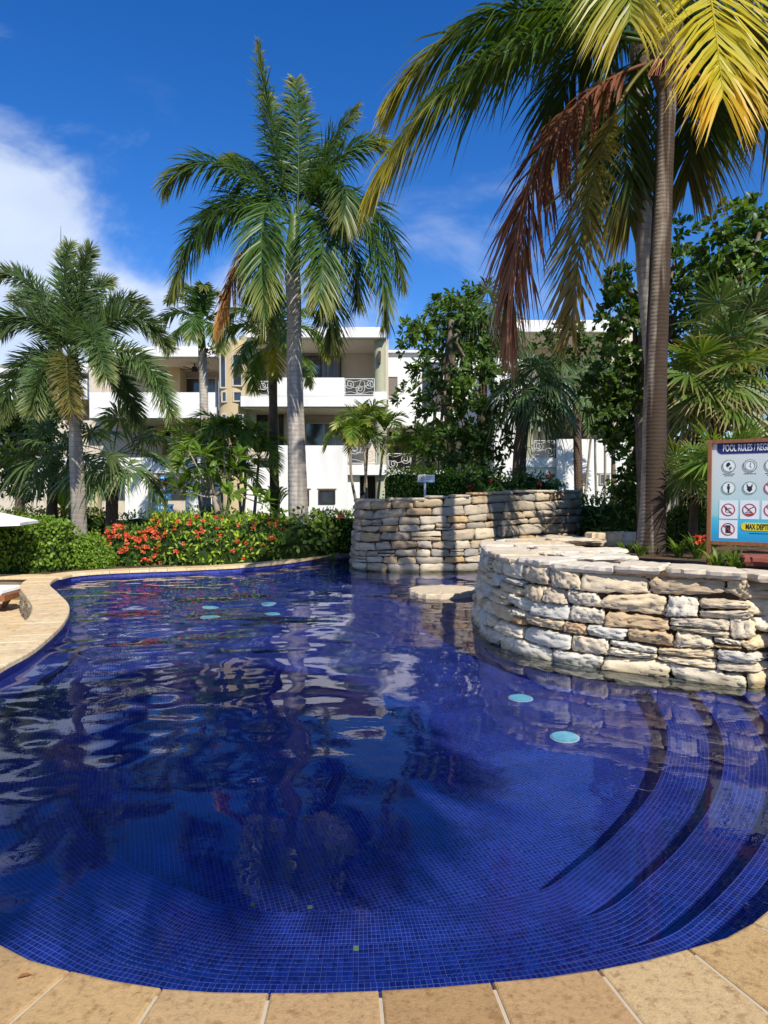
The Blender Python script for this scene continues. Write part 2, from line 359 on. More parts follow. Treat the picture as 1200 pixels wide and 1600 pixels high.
def water_mat():
    m = bpy.data.materials.new('pool_water'); n, l, b = nodes(m)
    n.remove(b)
    t = n.new('ShaderNodeTexCoord')
    def noise(scale, detail, sx, sy, rot=0):
        mpn = n.new('ShaderNodeMapping'); mpn.inputs['Scale'].default_value = (sx, sy, 1); mpn.inputs['Rotation'].default_value = (0, 0, rot)
        l.new(t.outputs['Object'], mpn.inputs[0])
        a = n.new('ShaderNodeTexNoise'); a.inputs['Scale'].default_value = scale; a.inputs['Detail'].default_value = detail
        a.inputs['Distortion'].default_value = .5
        l.new(mpn.outputs[0], a.inputs['Vector']); return a.outputs['Fac']
    bp = n.new('ShaderNodeBump'); bp.inputs['Strength'].default_value = 1; bp.inputs['Distance'].default_value = .0006
    l.new(noise(7.5, 2, 1, 1.5, R(15)), bp.inputs['Height'])
    fr = n.new('ShaderNodeFresnel'); fr.inputs['IOR'].default_value = 1.33; l.new(bp.outputs[0], fr.inputs['Normal'])
    gl = n.new('ShaderNodeBsdfGlossy'); gl.inputs['Roughness'].default_value = .0; gl.inputs['Color'].default_value = (1, 1, 1, 1)
    l.new(bp.outputs[0], gl.inputs['Normal'])
    tp = n.new('ShaderNodeBsdfRefraction'); tp.inputs[0].default_value = (.78, .89, .98, 1); tp.inputs['IOR'].default_value = 1.33; tp.inputs['Roughness'].default_value = 0; l.new(bp.outputs[0], tp.inputs['Normal'])
    ms = n.new('ShaderNodeMixShader'); l.new(fr.outputs[0], ms.inputs[0]); l.new(tp.outputs[0], ms.inputs[1]); l.new(gl.outputs[0], ms.inputs[2])
    l.new(ms.outputs[0], n['Material Output'].inputs[0])
    return m
M['water'] = water_mat()

# ------------------------------------------------------------------ mesh helpers
ORG = {}
class MB:
    def __init__(s): s.V = []; s.F = []; s.UV = None
    def add(s, V, Fs):
        o = len(s.V); s.V += [tuple(v) for v in V]; s.F += [tuple(i + o for i in f) for f in Fs]; return s
    def box(s, x0, x1, y0, y1, z0, z1):
        V = [(x0, y0, z0), (x1, y0, z0), (x1, y1, z0), (x0, y1, z0), (x0, y0, z1), (x1, y0, z1), (x1, y1, z1), (x0, y1, z1)]
        return s.add(V, [(0, 3, 2, 1), (4, 5, 6, 7), (0, 1, 5, 4), (1, 2, 6, 5), (2, 3, 7, 6), (3, 0, 4, 7)])
    def tube(s, pts, rad, n=8, cap=True):
        pts = [Vector(p) for p in pts]
        if not hasattr(rad, '__len__'): rad = [rad] * len(pts)
        o = len(s.V); ref = None
        for i, p in enumerate(pts):
            t = (pts[min(i + 1, len(pts) - 1)] - pts[max(i - 1, 0)]).normalized()
            if ref is None:
                ref = t.cross(Vector((0, 0, 1)) if abs(t.z) < .9 else Vector((0, 1, 0))).normalized()
            u = (ref - t * ref.dot(t)).normalized(); ref = u; v = t.cross(u)
            for k in range(n):
                a = 2 * math.pi * k / n
                s.V.append(tuple(p + (u * math.cos(a) + v * math.sin(a)) * rad[i]))
        for i in range(len(pts) - 1):
            for k in range(n):
                a = o + i * n + k; b = o + i * n + (k + 1) % n
                s.F.append((a, b, b + n, a + n))
        if cap:
            s.F.append(tuple(o + k for k in range(n))[::-1]); e = o + (len(pts) - 1) * n
            s.F.append(tuple(e + k for k in range(n)))
        return s
    def disc(s, c, r, z0, z1, n=20, rx=None):
        rx = rx or r; c = Vector(c)
        V = [(c.x + rx * math.cos(2 * math.pi * k / n), c.y + r * math.sin(2 * math.pi * k / n), z) for z in (z0, z1) for k in range(n)]
        Fs = [tuple(range(n))[::-1], tuple(range(n, 2 * n))] + [(k, (k + 1) % n, n + (k + 1) % n, n + k) for k in range(n)]
        return s.add(V, Fs)

def origin(parent):
    return ORG.get(parent.name, Vector((0, 0, 0))) if parent else Vector((0, 0, 0))
def link(name, me, mat, parent=None, smooth=False):
    o = bpy.data.objects.new(name, me); COL.objects.link(o)
    if mat and not me.materials: me.materials.append(mat)
    if smooth: me.polygons.foreach_set('use_smooth', [True] * len(me.polygons))
    if parent:
        o.parent = parent; ORG[o.name] = origin(parent)
    return o
def build(name, mb, mat, parent=None, smooth=False, kind=None):
    off = origin(parent)
    me = bpy.data.meshes.new(name)
    me.from_pydata([tuple(Vector(v) - off) for v in mb.V], [], mb.F)
    me.update()
    o = link(name, me, mat, parent, smooth)
    if kind: o['kind'] = kind
    return o
def np_build(name, V, polys, mat, parent=None, uv=None, kind=None, smooth=False):
    """V (n,3); polys list of (m,k) index arrays; uv (n,2) per vertex"""
    off = np.array(origin(parent))
    me = bpy.data.meshes.new(name)
    polys = [np.asarray(p, dtype=np.int32) for p in polys if len(p)]
    loops = np.concatenate([p.ravel() for p in polys])
    tot = np.concatenate([np.full(len(p), p.shape[1], dtype=np.int32) for p in polys])
    st = np.concatenate([[0], np.cumsum(tot)[:-1]]).astype(np.int32)
    me.vertices.add(len(V)); me.loops.add(len(loops)); me.polygons.add(len(tot))
    me.vertices.foreach_set('co', (np.asarray(V) - off).astype(np.float32).ravel())
    me.loops.foreach_set('vertex_index', loops)
    me.polygons.foreach_set('loop_start', st)
    try: me.polygons.foreach_set('loop_total', tot)
    except Exception: pass
    if uv is not None:
        ul = me.uv_layers.new(name='UVMap')
        ul.data.foreach_set('uv', np.asarray(uv, dtype=np.float32)[loops].ravel())
    me.update(calc_edges=True)
    o = link(name, me, mat, parent, smooth)
    if kind: o['kind'] = kind
    return o
def tag(o, label=None, cat=None, group=None, kind=None):
    if label: o['label'] = label
    if cat: o['category'] = cat
    if group: o['group'] = group
    if kind: o['kind'] = kind
    return o
def thing(name, label, cat, loc=(0, 0, 0), group=None):
    o = bpy.data.objects.new(name, None); COL.objects.link(o)
    o.empty_display_size = .2
    o.location = loc; ORG[o.name] = Vector(loc)
    return tag(o, label, cat, group)

def catmull(pts, step, closed=False):
    pts = [np.array(p, dtype=float) for p in pts]; n = len(pts); out = []
    rngk = range(n) if closed else range(n - 1)
    for i in rngk:
        if closed: p0, p1, p2, p3 = pts[i - 1], pts[i], pts[(i + 1) % n], pts[(i + 2) % n]
        else: p0, p1, p2, p3 = pts[max(i - 1, 0)], pts[i], pts[i + 1], pts[min(i + 2, n - 1)]
        for t in np.linspace(0, 1, 12, endpoint=False):
            out.append(.5 * (2 * p1 + (p2 - p0) * t + (2 * p0 - 5 * p1 + 4 * p2 - p3) * t * t + (3 * p1 - p0 - 3 * p2 + p3) * t ** 3))
    if not closed: out.append(pts[-1])
    out = np.array(out)
    if closed: out = np.vstack([out, out[:1]])
    s = np.concatenate([[0], np.cumsum(np.linalg.norm(np.diff(out, axis=0), axis=1))])
    m = max(2, int(round(s[-1] / step)))
    q = np.linspace(0, s[-1], m + 1)
    r = np.stack([np.interp(q, s, out[:, k]) for k in range(out.shape[1])], axis=1)
    return (r[:-1] if closed else r)
class Path:
    """smooth plan curve parametrised by arc length, normal to the left of travel"""
    def __init__(s, pts, step=.05, soft=4):
        s.p = catmull([p[:2] for p in pts], step)
        d = np.linalg.norm(np.diff(s.p, axis=0), axis=1); s.s = np.concatenate([[0], np.cumsum(d)]); s.L = s.s[-1]
        t = np.gradient(s.p, axis=0); t /= np.linalg.norm(t, axis=1)[:, None]
        for _ in range(soft):
            t[1:-1] = (t[:-2] + 2 * t[1:-1] + t[2:]) / 4
        t /= np.linalg.norm(t, axis=1)[:, None]
        s.n = np.stack([-t[:, 1], t[:, 0]], axis=1)
    def at(s, q, off=0.):
        q = np.asarray(q, dtype=float)
        x = np.interp(q, s.s, s.p[:, 0]); y = np.interp(q, s.s, s.p[:, 1])
        nx = np.interp(q, s.s, s.n[:, 0]); ny = np.interp(q, s.s, s.n[:, 1])
        return np.stack([x + nx * off, y + ny * off], axis=-1)
def unit(a):
    a = np.asarray(a, dtype=float)
    return a / np.maximum(np.linalg.norm(a, axis=-1, keepdims=True), 1e-9)
def inside(poly, x, y):
    c = np.zeros(np.shape(x), bool); n = len(poly)
    for i in range(n):
        x0, y0 = poly[i]; x1, y1 = poly[(i + 1) % n]
        if y0 == y1: continue
        k = ((y0 > y) != (y1 > y)) & (x < (x1 - x0) * (y - y0) / (y1 - y0) + x0)
        c ^= k
    return c

# ------------------------------------------------------------------ pool
WZ = -0.12            # water level; coping tops are z = 0
FLOOR = -.80
APP = -0.52           # how deep the floor looks from the deck
near_px = [(1200, 1440), (1060, 1497), (900, 1530), (720, 1548), (560, 1558), (380, 1560), (240, 1553), (130, 1532), (0, 1490)]
left_px = [(0, 1040), (50, 1012), (95, 972), (104, 946), (88, 927), (75, 911), (100, 899), (170, 892.5), (300, 887.5), (400, 882), (480, 872.5), (548, 860)]
PR = [(3.55, 6.6), (3.22, 5.2), (2.72, 4.1), (2.1, 3.25)]
PN = [tuple(G(*p)[:2]) for p in near_px]
PM = [(-2.2, 3.0), (-2.9, 3.95), (-3.33, 5.2)]
PL = [tuple(G(*p)[:2]) for p in left_px]
PH = [(.2, 20.3), (3.0, 20.0), (4.4, 17.0), (4.6, 12.0), (4.5, 8.5)]
pool_pts = PR + PN + PM + PL + PH
pool_poly = catmull(pool_pts, .12, closed=True)
edge = Path(PR + PN + PM + PL + PH[:1], .05, 14)
edge_s = Path(PR + PN + PM + PL + PH[:1], .05, 420)     # the same line with softly turning normals, for the steps      # visible edge, clockwise seen from above: pool on the right of travel
SEE_L = edge.L

def strip(path, s0, s1, d0, z0, d1, z1, step=.1, u0=0, v0=0):
    q = np.linspace(s0, s1, int((s1 - s0) / step) + 2)
    a = path.at(q, -d0); b = path.at(q, -d1)
    V = np.concatenate([np.c_[a, np.full(len(q), z0)], np.c_[b, np.full(len(q), z1)]])
    n = len(q); i = np.arange(n - 1)
    w_ = math.hypot(d1 - d0, z1 - z0)
    uv = np.concatenate([np.c_[q, np.full(n, v0)], np.c_[q, np.full(n, v0 + w_)]])
    return V, np.stack([i, i + 1, n + i + 1, n + i], axis=1), uv
def join(parts):
    V, Q, U, o = [], [], [], 0
    for v, q, u in parts:
        V.append(v); Q.append(q + o); U.append(u); o += len(v)
    return np.concatenate(V), [np.concatenate(Q)], np.concatenate(U)
# floor with uv in metres (true plan)
tri = tessellate_polygon([[Vector((p[0], p[1], 0)) for p in pool_poly]])
def floor_z(x, y):
    return FLOOR - .22 * np.clip((y - 4.2) / 7, 0, 1)
gx, gy = np.meshgrid(np.arange(-7, 5.2, .25), np.arange(1.8, 21.2, .25))
ok = np.zeros(gx.shape, bool)
for dx in (-.3, 0, .3):
    for dy in (-.3, 0, .3): ok |= inside(pool_poly, gx + dx, gy + dy)
V = np.c_[gx.ravel(), gy.ravel(), floor_z(gx, gy).ravel()]
nx = gx.shape[1]
cell = [(j * nx + i, j * nx + i + 1, (j + 1) * nx + i + 1, (j + 1) * nx + i) for j in range(gx.shape[0] - 1) for i in range(nx - 1) if ok[j, i] and ok[j, i + 1] and ok[j + 1, i] and ok[j + 1, i + 1]]
tag(np_build('pool_floor', V, [np.array(cell)], M['tile_uv'], uv=np.c_[V[:, 0] * .94 + V[:, 1] * .34, V[:, 1] * .94 - V[:, 0] * .34]), kind='structure')
full = Path(list(pool_pts) + [pool_pts[0]], .06)
V, q, u = join([strip(full, 0, full.L, .0, -.035, .0, -1.7, .1)])
tag(np_build('pool_wall', V, q, M['tile_uv'], uv=u), kind='structure')
# steps round the near lobe and up the left side
TW, TZ, TA = [0., .33, .68, 1.05], [-.24, -.41, -.58], [-.19, -.28, -.37]
s_end = edge.s[np.argmin(np.linalg.norm(edge.p - np.array(PL[2]), axis=1))]
s_mid = edge.s[np.argmin(np.linalg.norm(edge.p - np.array(PM[1]), axis=1))]
steps = []
for k in range(3):
    e_ = s_mid if k != 0 else s_end
    st_ = strip(edge_s, .0, e_, TW[k], TZ[k], TW[k + 1], TZ[k], .08, v0=TW[k])
    ri_ = strip(edge_s, .0, e_, TW[k + 1], TZ[k], TW[k + 1], TZ[k + 1] if k < 2 else FLOOR - .3, .08, v0=TW[k + 1])
    V, q, u = join([st_, ri_])
    steps.append(tag(np_build('pool_step', V, q, M['tile_uv'], uv=u), kind='structure'))
# individual mosaic tiles on the two nearest treads
TP, TS = .025, .0226
cand = []
sx0 = edge_s.s[np.argmin(np.linalg.norm(edge_s.p - np.array(PN[0]), axis=1))] - .25
sx1 = edge_s.s[np.argmin(np.linalg.norm(edge_s.p - np.array(PN[-1]), axis=1))] + .1
for k in range(2):
    r0, r1 = (int(.2 / TP), int(TW[1] / TP)) if k == 0 else (math.ceil(TW[1] / TP), int(TW[2] / TP))
    for j in range(r0, r1):
        for i in range(int(sx0 / TP), int(sx1 / TP)):
            cand.append((i, j, k))
cand = np.array(cand)
cs = (cand[:, 0] + .5) * TP; cdp = (cand[:, 1] + .5) * TP
ca = np.array([edge_s.at(s_, -d_) for s_, d_ in zip(cs, cdp)])
tn = np.array([edge_s.at(s_ + .004, -d_) - edge_s.at(s_ - .004, -d_) for s_, d_ in zip(cs, cdp)])
glen = np.linalg.norm(tn, axis=1) / .008; tn = unit(tn)
zz = np.array(TZ)[cand[:, 2]]
px = ca[:, 0] / ca[:, 1]
# show-largest first: rows of the first tread that clear the coping edge
clear = (ca[:, 1] * 1.6 / (1.6 - np.array(TA)[cand[:, 2]])) - np.interp(ca[:, 0], [-1.4, -.7, -.1, .6, 1.0, 1.5], [2.5, 2.28, 2.26, 2.34, 2.45, 2.7])
seen = (clear > -.03) & (np.abs(px) < .54)
cand, ca, tn, zz, glen = cand[seen], ca[seen], tn[seen], zz[seen], glen[seen]
order = np.argsort(ca[:, 1] - .15 * (zz > -.3))
tb_ = bpy.data.meshes.new('tile')
h = TS / 2; c_ = .0012
tb_.from_pydata([(-h, -h, 0), (h, -h, 0), (h, h, 0), (-h, h, 0), (-h + c_, -h + c_, .002), (h - c_, -h + c_, .002), (h - c_, h - c_, .002), (-h + c_, h - c_, .002)], [],
                [(4, 5, 6, 7), (0, 1, 5, 4), (1, 2, 6, 5), (2, 3, 7, 6), (3, 0, 4, 7)])
tb_.materials.append(M['tile'])
rest_v, rest_f = [], []
for r_, i in enumerate(order):
    ang = math.atan2(tn[i][1], tn[i][0])
    if r_ < 300:
        o = bpy.data.objects.new('tile', tb_); COL.objects.link(o); o.parent = steps[cand[i][2]]
        o.location = (ca[i][0], ca[i][1], zz[i] + .001); o.rotation_euler = (0, 0, ang); o.scale = (min(glen[i], 1.05), 1, 1)
    else:
        ca_, sa_ = math.cos(ang), math.sin(ang); b_ = len(rest_v)
        for v in tb_.vertices:
            x_ = v.co.x * min(glen[i], 1.05)
            rest_v.append((ca[i][0] + x_ * ca_ - v.co.y * sa_, ca[i][1] + x_ * sa_ + v.co.y * ca_, zz[i] + .001 + v.co.z))
        rest_f += [(b_ + 4, b_ + 5, b_ + 6, b_ + 7), (b_, b_ + 1, b_ + 5, b_ + 4), (b_ + 1, b_ + 2, b_ + 6, b_ + 5), (b_ + 2, b_ + 3, b_ + 7, b_ + 6), (b_ + 3, b_, b_ + 4, b_ + 7)]
if rest_v:
    o = np_build('tile_field', np.array(rest_v), [np.array(rest_f)], M['tile'], steps[1], kind='stuff')
for (px_, py_, z_, st_) in ((557, 1485, 1, 1), (485, 1424, 2, 2), (395, 1420, 2, 2)):
    g = G(px_, py_, TA[z_]); z_ = TZ[z_]
    o = bpy.data.objects.new('depth_tile', tb_.copy()); o.data.materials.clear(); o.data.materials.append(M['tile_green'])
    COL.objects.link(o); o.parent = steps[st_]; o.location = (g.x, g.y, z_ + .004); o.scale = (1.05, 1.3, 1); o['label'] = 'olive green tile among the cobalt ones'

# water: gently rippled sheet
gs = .05
xs = np.arange(-6.6, 4.9, gs); ys = np.arange(2.0, 20.6, gs)
gx, gy = np.meshgrid(xs, ys)
big = catmull(pool_pts, .3, closed=True)
cen = big.mean(axis=0)
okw = np.zeros(gx.shape, bool)
for a in np.linspace(0, 2 * math.pi, 8, endpoint=False):
    okw |= inside(big, gx + .09 * math.cos(a), gy + .09 * math.sin(a))
def waves(x, y):
    r_ = np.random.default_rng(3); h = np.zeros_like(x)
    # calmer at the near right, livelier towards the left and the middle
    amp = .46 + .74 * np.clip((1.9 - x) / 3.2, 0, 1) * np.clip((y - 1.2) / 3.0, .3, 1) + .25 * np.clip((y - 7) / 4, 0, 1)
    for k in range(52):
        lam = float(np.exp(r_.uniform(np.log(.34), np.log(2.6)))); th = r_.normal(R(72), R(40)); ph = r_.uniform(0, 6.283)
        kx, ky = math.cos(th) * 6.283 / lam, math.sin(th) * 6.283 / lam
        mod = .5 + .5 * np.sin(x * r_.uniform(.3, .9) + y * r_.uniform(.2, .7) + r_.uniform(0, 6))
        h += .00115 * lam ** 1.0 * np.sin(kx * x + ky * y + ph + .7 * np.sin(.9 * x + .7 * y + k)) * mod
    left = np.clip((.6 - x) / 2.5, 0, 1) * np.clip((y - 2.5) / 2., .0, 1)
    for k in range(22):
        lam = r_.uniform(.2, .5); th = r_.normal(R(110), R(30)); kx, ky = math.cos(th) * 6.283 / lam, math.sin(th) * 6.283 / lam
        h += left * .0011 * lam * np.sin(kx * x + ky * y + r_.uniform(0, 6) + 1.1 * np.sin(1.3 * x - .8 * y + k)) * (.5 + .5 * np.sin(x * r_.uniform(.5, 1.4) - y * r_.uniform(.3, 1.1) + k))
    return h * amp
hw = WZ + waves(gx, gy)
nx = gx.shape[1]
okc = okw[:-1, :-1] & okw[1:, :-1] & okw[:-1, 1:] & okw[1:, 1:]
jj, ii = np.nonzero(okc)
Q = np.stack([jj * nx + ii, jj * nx + ii + 1, (jj + 1) * nx + ii + 1, (jj + 1) * nx + ii], axis=1)
pw = tag(np_build('pool_water', np.c_[gx.ravel(), gy.ravel(), hw.ravel()], [Q], M['water'], smooth=True), kind='structure')
pw.cycles.is_caustics_caster = True

# ------------------------------------------------------------------ ground, patio
PATIO_Z = -.44
patio_edge = [tuple(edge.at(s_, .44)) for s_ in np.arange(s_mid, edge.L, .3)]
def wp(path, s_, off): return tuple(path.at(s_, off))
s_far = edge.s[np.argmin(np.linalg.norm(edge.p - np.array(PL[6]), axis=1))]
patio_in = [wp(edge, s_, .43) for s_ in np.arange(s_mid, s_far, .25)]
far_pt = patio_in[-1]
patio_poly = [(-3.3, 2.9)] + patio_in + [(-7.4, 13.35), (-12, 13.2), (-12, 2.9)]
def sheet(name, outer, holes, z, mat):
    loops = [[Vector((p[0], p[1], z)) for p in outer]] + [[Vector((p[0], p[1], z)) for p in h_] for h_ in holes]
    t_ = tessellate_polygon(loops); V = [v for lp in loops for v in lp]
    mb = MB(); mb.add(V, [f for f in t_])
    me = build(name, mb, mat)
    for p in me.data.polygons:
        if p.normal.z < 0: p.flip()
    return tag(me, kind='structure')
hole = [tuple(p) for p in Path(list(pool_pts) + [pool_pts[0]], .25).at(np.arange(0, full.L, .25), .05)]
big_ring = [(-900, -300), (900, -300), (900, 1500), (-900, 1500)]
# the hole unites pool and sunken patio: walk the pool edge, leaving it along the patio's outer sides
sm = [s_ for s_ in np.arange(0, s_mid, .25)]
sf = [s_ for s_ in np.arange(s_far, full.L - .1, .25)]
hole = [wp(full, s_, .06) for s_ in sm] + [(-3.3, 2.95), (-12, 2.95), (-12, 13.2), (-7.4, 13.35)] + [wp(full, s_, .06) for s_ in sf]
sheet('ground', big_ring, [hole], -.03, M['earth'])
pp_ = [(-12.2, 2.6)] + [wp(edge, s_, .3) for s_ in np.arange(s_mid - .5, s_far, .25)] + [(-7.4, 13.6), (-12.2, 13.6)]
pt = MB(); pt.add([(*p, PATIO_Z) for p in pp_], [f[::-1] if Vector((0, 0, 1)).dot((Vector((*pp_[f[1]], 0)) - Vector((*pp_[f[0]], 0))).cross(Vector((*pp_[f[2]], 0)) - Vector((*pp_[f[0]], 0)))) < 0 else f for f in tessellate_polygon([[Vector((*p, 0)) for p in pp_]])])
patio = tag(thing('patio', None, None), kind='structure')
build('paving_bed', pt, M['grout'], patio)
lawn = sheet('lawn', [(-60, 21), (60, 21), (60, 120), (-60, 120)], [], -.02, M['lawn'])

def slab_piece(quad, z, th, rnd=.012):
    """paving slab with softened upper edge; quad = four plan corners"""
    q = [Vector((p[0], p[1], 0)) for p in quad]; c = sum(q, Vector()) / 4
    mb = MB()
    ins = [v + (c - v).normalized() * rnd for v in q]
    V = [(v.x, v.y, z - th) for v in q] + [(v.x, v.y, z - rnd) for v in q] + [(v.x, v.y, z) for v in ins]
    Fs = [(8, 9, 10, 11)] + [(a, (a + 1) % 4, 4 + (a + 1) % 4, 4 + a) for a in range(4)] + [(4 + a, 4 + (a + 1) % 4, 8 + (a + 1) % 4, 8 + a) for a in range(4)]
    mb.add(V, Fs); return mb
# coping: one slab after another round the visible edge
coping = tag(thing('pool_coping', None, None), kind='structure')
s_ = .25; joint = .006; k = 0
bed = MB()
while s_ < edge.L - .2:
    ln = .37 * rng.uniform(.94, 1.06)
    p0 = edge.at(s_, 0)
    if not (p0[1] < 6.0 and p0[0] < -1.9) or True:
        s1 = min(s_ + ln, edge.L) - joint
        n_ = 2
        a, b = edge.at(s_, -.035), edge.at(s1, -.035); c, d = edge.at(s1, .43), edge.at(s_, .43)
        mid0, mid1 = edge.at((s_ + s1) / 2, -.035), edge.at((s_ + s1) / 2, .43)
        V = []; zt = rng.normal(0, .0012); th = .05
        ring = [a, mid0, b, c, mid1, d]
        cc = np.mean(ring, axis=0)
        for zz_, ins in ((-th, 0), (-.012 + zt, 0), (-.003 + zt, .006), (zt, .016)):
            for p in ring:
                dv = (cc - p); dv = dv / np.linalg.norm(dv) * ins
                V.append((p[0] + dv[0], p[1] + dv[1], zz_))
        Fs = [tuple(18 + i for i in range(6))] + [tuple(range(6))[::-1]]
        for r_ in range(3):
            for i in range(6):
                Fs.append((r_ * 6 + i, r_ * 6 + (i + 1) % 6, r_ * 6 + 6 + (i + 1) % 6, r_ * 6 + 6 + i))
        mb = MB(); mb.add(V, [f[::-1] for f in Fs])
        build('coping_stone', mb, M['coping'] if s_ < s_mid else M['coping_pale'], coping)
    s_ += ln
V, q, u = join([strip(edge, .1, edge.L, -.0, -.006, -.425, -.006, .1), strip(edge, .1, edge.L, -.425, -.006, -.425, -.6, .1)])
np_build('coping_bed', V, q, M['grout'], coping)
# second course of deck slabs behind the near coping (just inside the frame at the lower corners)
deck = tag(thing('deck', None, None), kind='structure')
for s_ in np.arange(sx0 - .2, sx1 + .6, .52):
    a, b = edge.at(s_ + .004, .437), edge.at(s_ + .516, .437); c, d = edge.at(s_ + .516, .95), edge.at(s_ + .004, .95)
    mb = slab_piece([a, d, c, b], .0, .04); build('deck_slab', mb, M['coping'], deck)
V, q, u = join([strip(edge, sx0 - .4, sx1 + .8, -.425, -.008, -1.0, -.008, .1)])
np_build('deck_bed', V, q, M['grout'], deck)
# patio slabs, only where the lens sees the patio
for i in range(9):
    for j in range(12):
        x0, y0 = -8.4 + i * .6, 6.6 + j * .6
        if inside(np.array(patio_poly), np.array([x0 + .3]), np.array([y0 + .3]))[0] and -.64 < (x0 + .6) / (y0 + .3) and (x0 + .3) / (y0 + .3) < -.46:
            build('paving_slab', slab_piece([(x0, y0), (x0 + .594, y0), (x0 + .594, y0 + .594), (x0, y0 + .594)], PATIO_Z + .02 + rng.normal(0, .001), .04), M['coping_pale'], patio)
# low wall closing the patio under the hedge
lw = thing('retaining_wall', 'low shaded grey wall closing the sunken patio under the clipped hedge', 'wall')
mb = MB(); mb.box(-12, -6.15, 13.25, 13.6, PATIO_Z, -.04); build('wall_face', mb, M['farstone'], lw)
for i in range(8):
    x0 = -10.4 + i * .55
    build('coping_stone', slab_piece([(x0, 13.2), (x0 + .544, 13.2), (x0 + .544, 13.62), (x0, 13.62)], .01, .05), M['coping_pale'], lw)

# ------------------------------------------------------------------ dry stone walls
def vnoise(x, seed):
    r_ = np.random.default_rng(seed); k = r_.uniform(-1, 1, 400)
    x = np.asarray(x, dtype=float) * 1.0 + 100; i = np.floor(x).astype(int); f = x - i; f = f * f * (3 - 2 * f)
    return k[i % 400] * (1 - f) + k[(i + 1) % 400] * f
def stone_geo(cor, fn, bulge, depth, nu, nv, r_, rough=.012):
    """cor: four (s,z) corners; fn(s,z,out)->xyz; pillow-faced rough block"""
    u = np.linspace(-1, 1, nu); v = np.linspace(-1, 1, nv)
    # crowd samples to the edges so that the arris stays crisp
    u = np.sign(u) * (1 - (1 - np.abs(u)) ** 1.35); v = np.sign(v) * (1 - (1 - np.abs(v)) ** 1.35)
    U, Vv = np.meshgrid(u, v)
    c = np.array(cor)
    B = [(1 - U) * (1 - Vv) / 4, (1 + U) * (1 - Vv) / 4, (1 + U) * (1 + Vv) / 4, (1 - U) * (1 + Vv) / 4]
    sz = sum(B[k][..., None] * c[k] for k in range(4))
    ctr = c.mean(axis=0)
    # round the corners
    cornerness = (np.abs(U) ** 6) * (np.abs(Vv) ** 6)
    sz = sz + (ctr - sz) * (cornerness * r_.uniform(.02, .09, sz.shape[:2]))[..., None]
    # wobbling outline
    edge_ = np.maximum(np.abs(U), np.abs(Vv)) > .99
    wob = r_.normal(0, 1, sz.shape) * np.minimum(.012, .07 * np.ptp(c[:, 1]))
    sz = sz + wob * edge_[..., None] * .7
    prof = (1 - np.abs(U) ** 18) * (1 - np.abs(Vv) ** 14)
    out = np.full(U.shape, bulge)
    for _k in range(7):
        th = r_.uniform(0, 6.283); out = np.minimum(out, bulge * (r_.uniform(.85, 1.7) - r_.uniform(.3, 1.1) * (math.cos(th) * U + math.sin(th) * Vv)))
    for sx__ in (-1, 1):
        for sy__ in (-1, 1):
            if r_.random() < .3: out = np.minimum(out, bulge * (r_.uniform(1.6, 2.4) - 1.25 * (sx__ * U + sy__ * Vv)))
    out = out - bulge * .3 - bulge * .7 * (1 - prof) + r_.normal(0, rough * .75, U.shape) * (.35 + prof)
    tilt = r_.normal(0, .014) * U + r_.normal(0, .012) * Vv 
    out = out + tilt
    front = fn(sz[..., 0].ravel(), sz[..., 1].ravel(), out.ravel())
    n = nu * nv
    i, j = np.meshgrid(np.arange(nu - 1), np.arange(nv - 1)); i, j = i.ravel(), j.ravel()
    Q = [np.stack([j * nu + i, j * nu + i + 1, (j + 1) * nu + i + 1, (j + 1) * nu + i], axis=1)]
    ringi = list(range(nu)) + [k * nu + nu - 1 for k in range(1, nv)] + [(nv - 1) * nu + k for k in range(nu - 2, -1, -1)] + [k * nu for k in range(nv - 2, 0, -1)]
    rs = sz.reshape(-1, 2)[ringi]
    back = fn(ctr[0] + (rs[:, 0] - ctr[0]) * .94, ctr[1] + (rs[:, 1] - ctr[1]) * .94, np.full(len(rs), -depth))
    V = np.concatenate([front, back]); m = len(ringi)
    Q.append(np.array([(ringi[(k + 1) % m], ringi[k], n + k, n + (k + 1) % m) for k in range(m)]))
    return V, Q
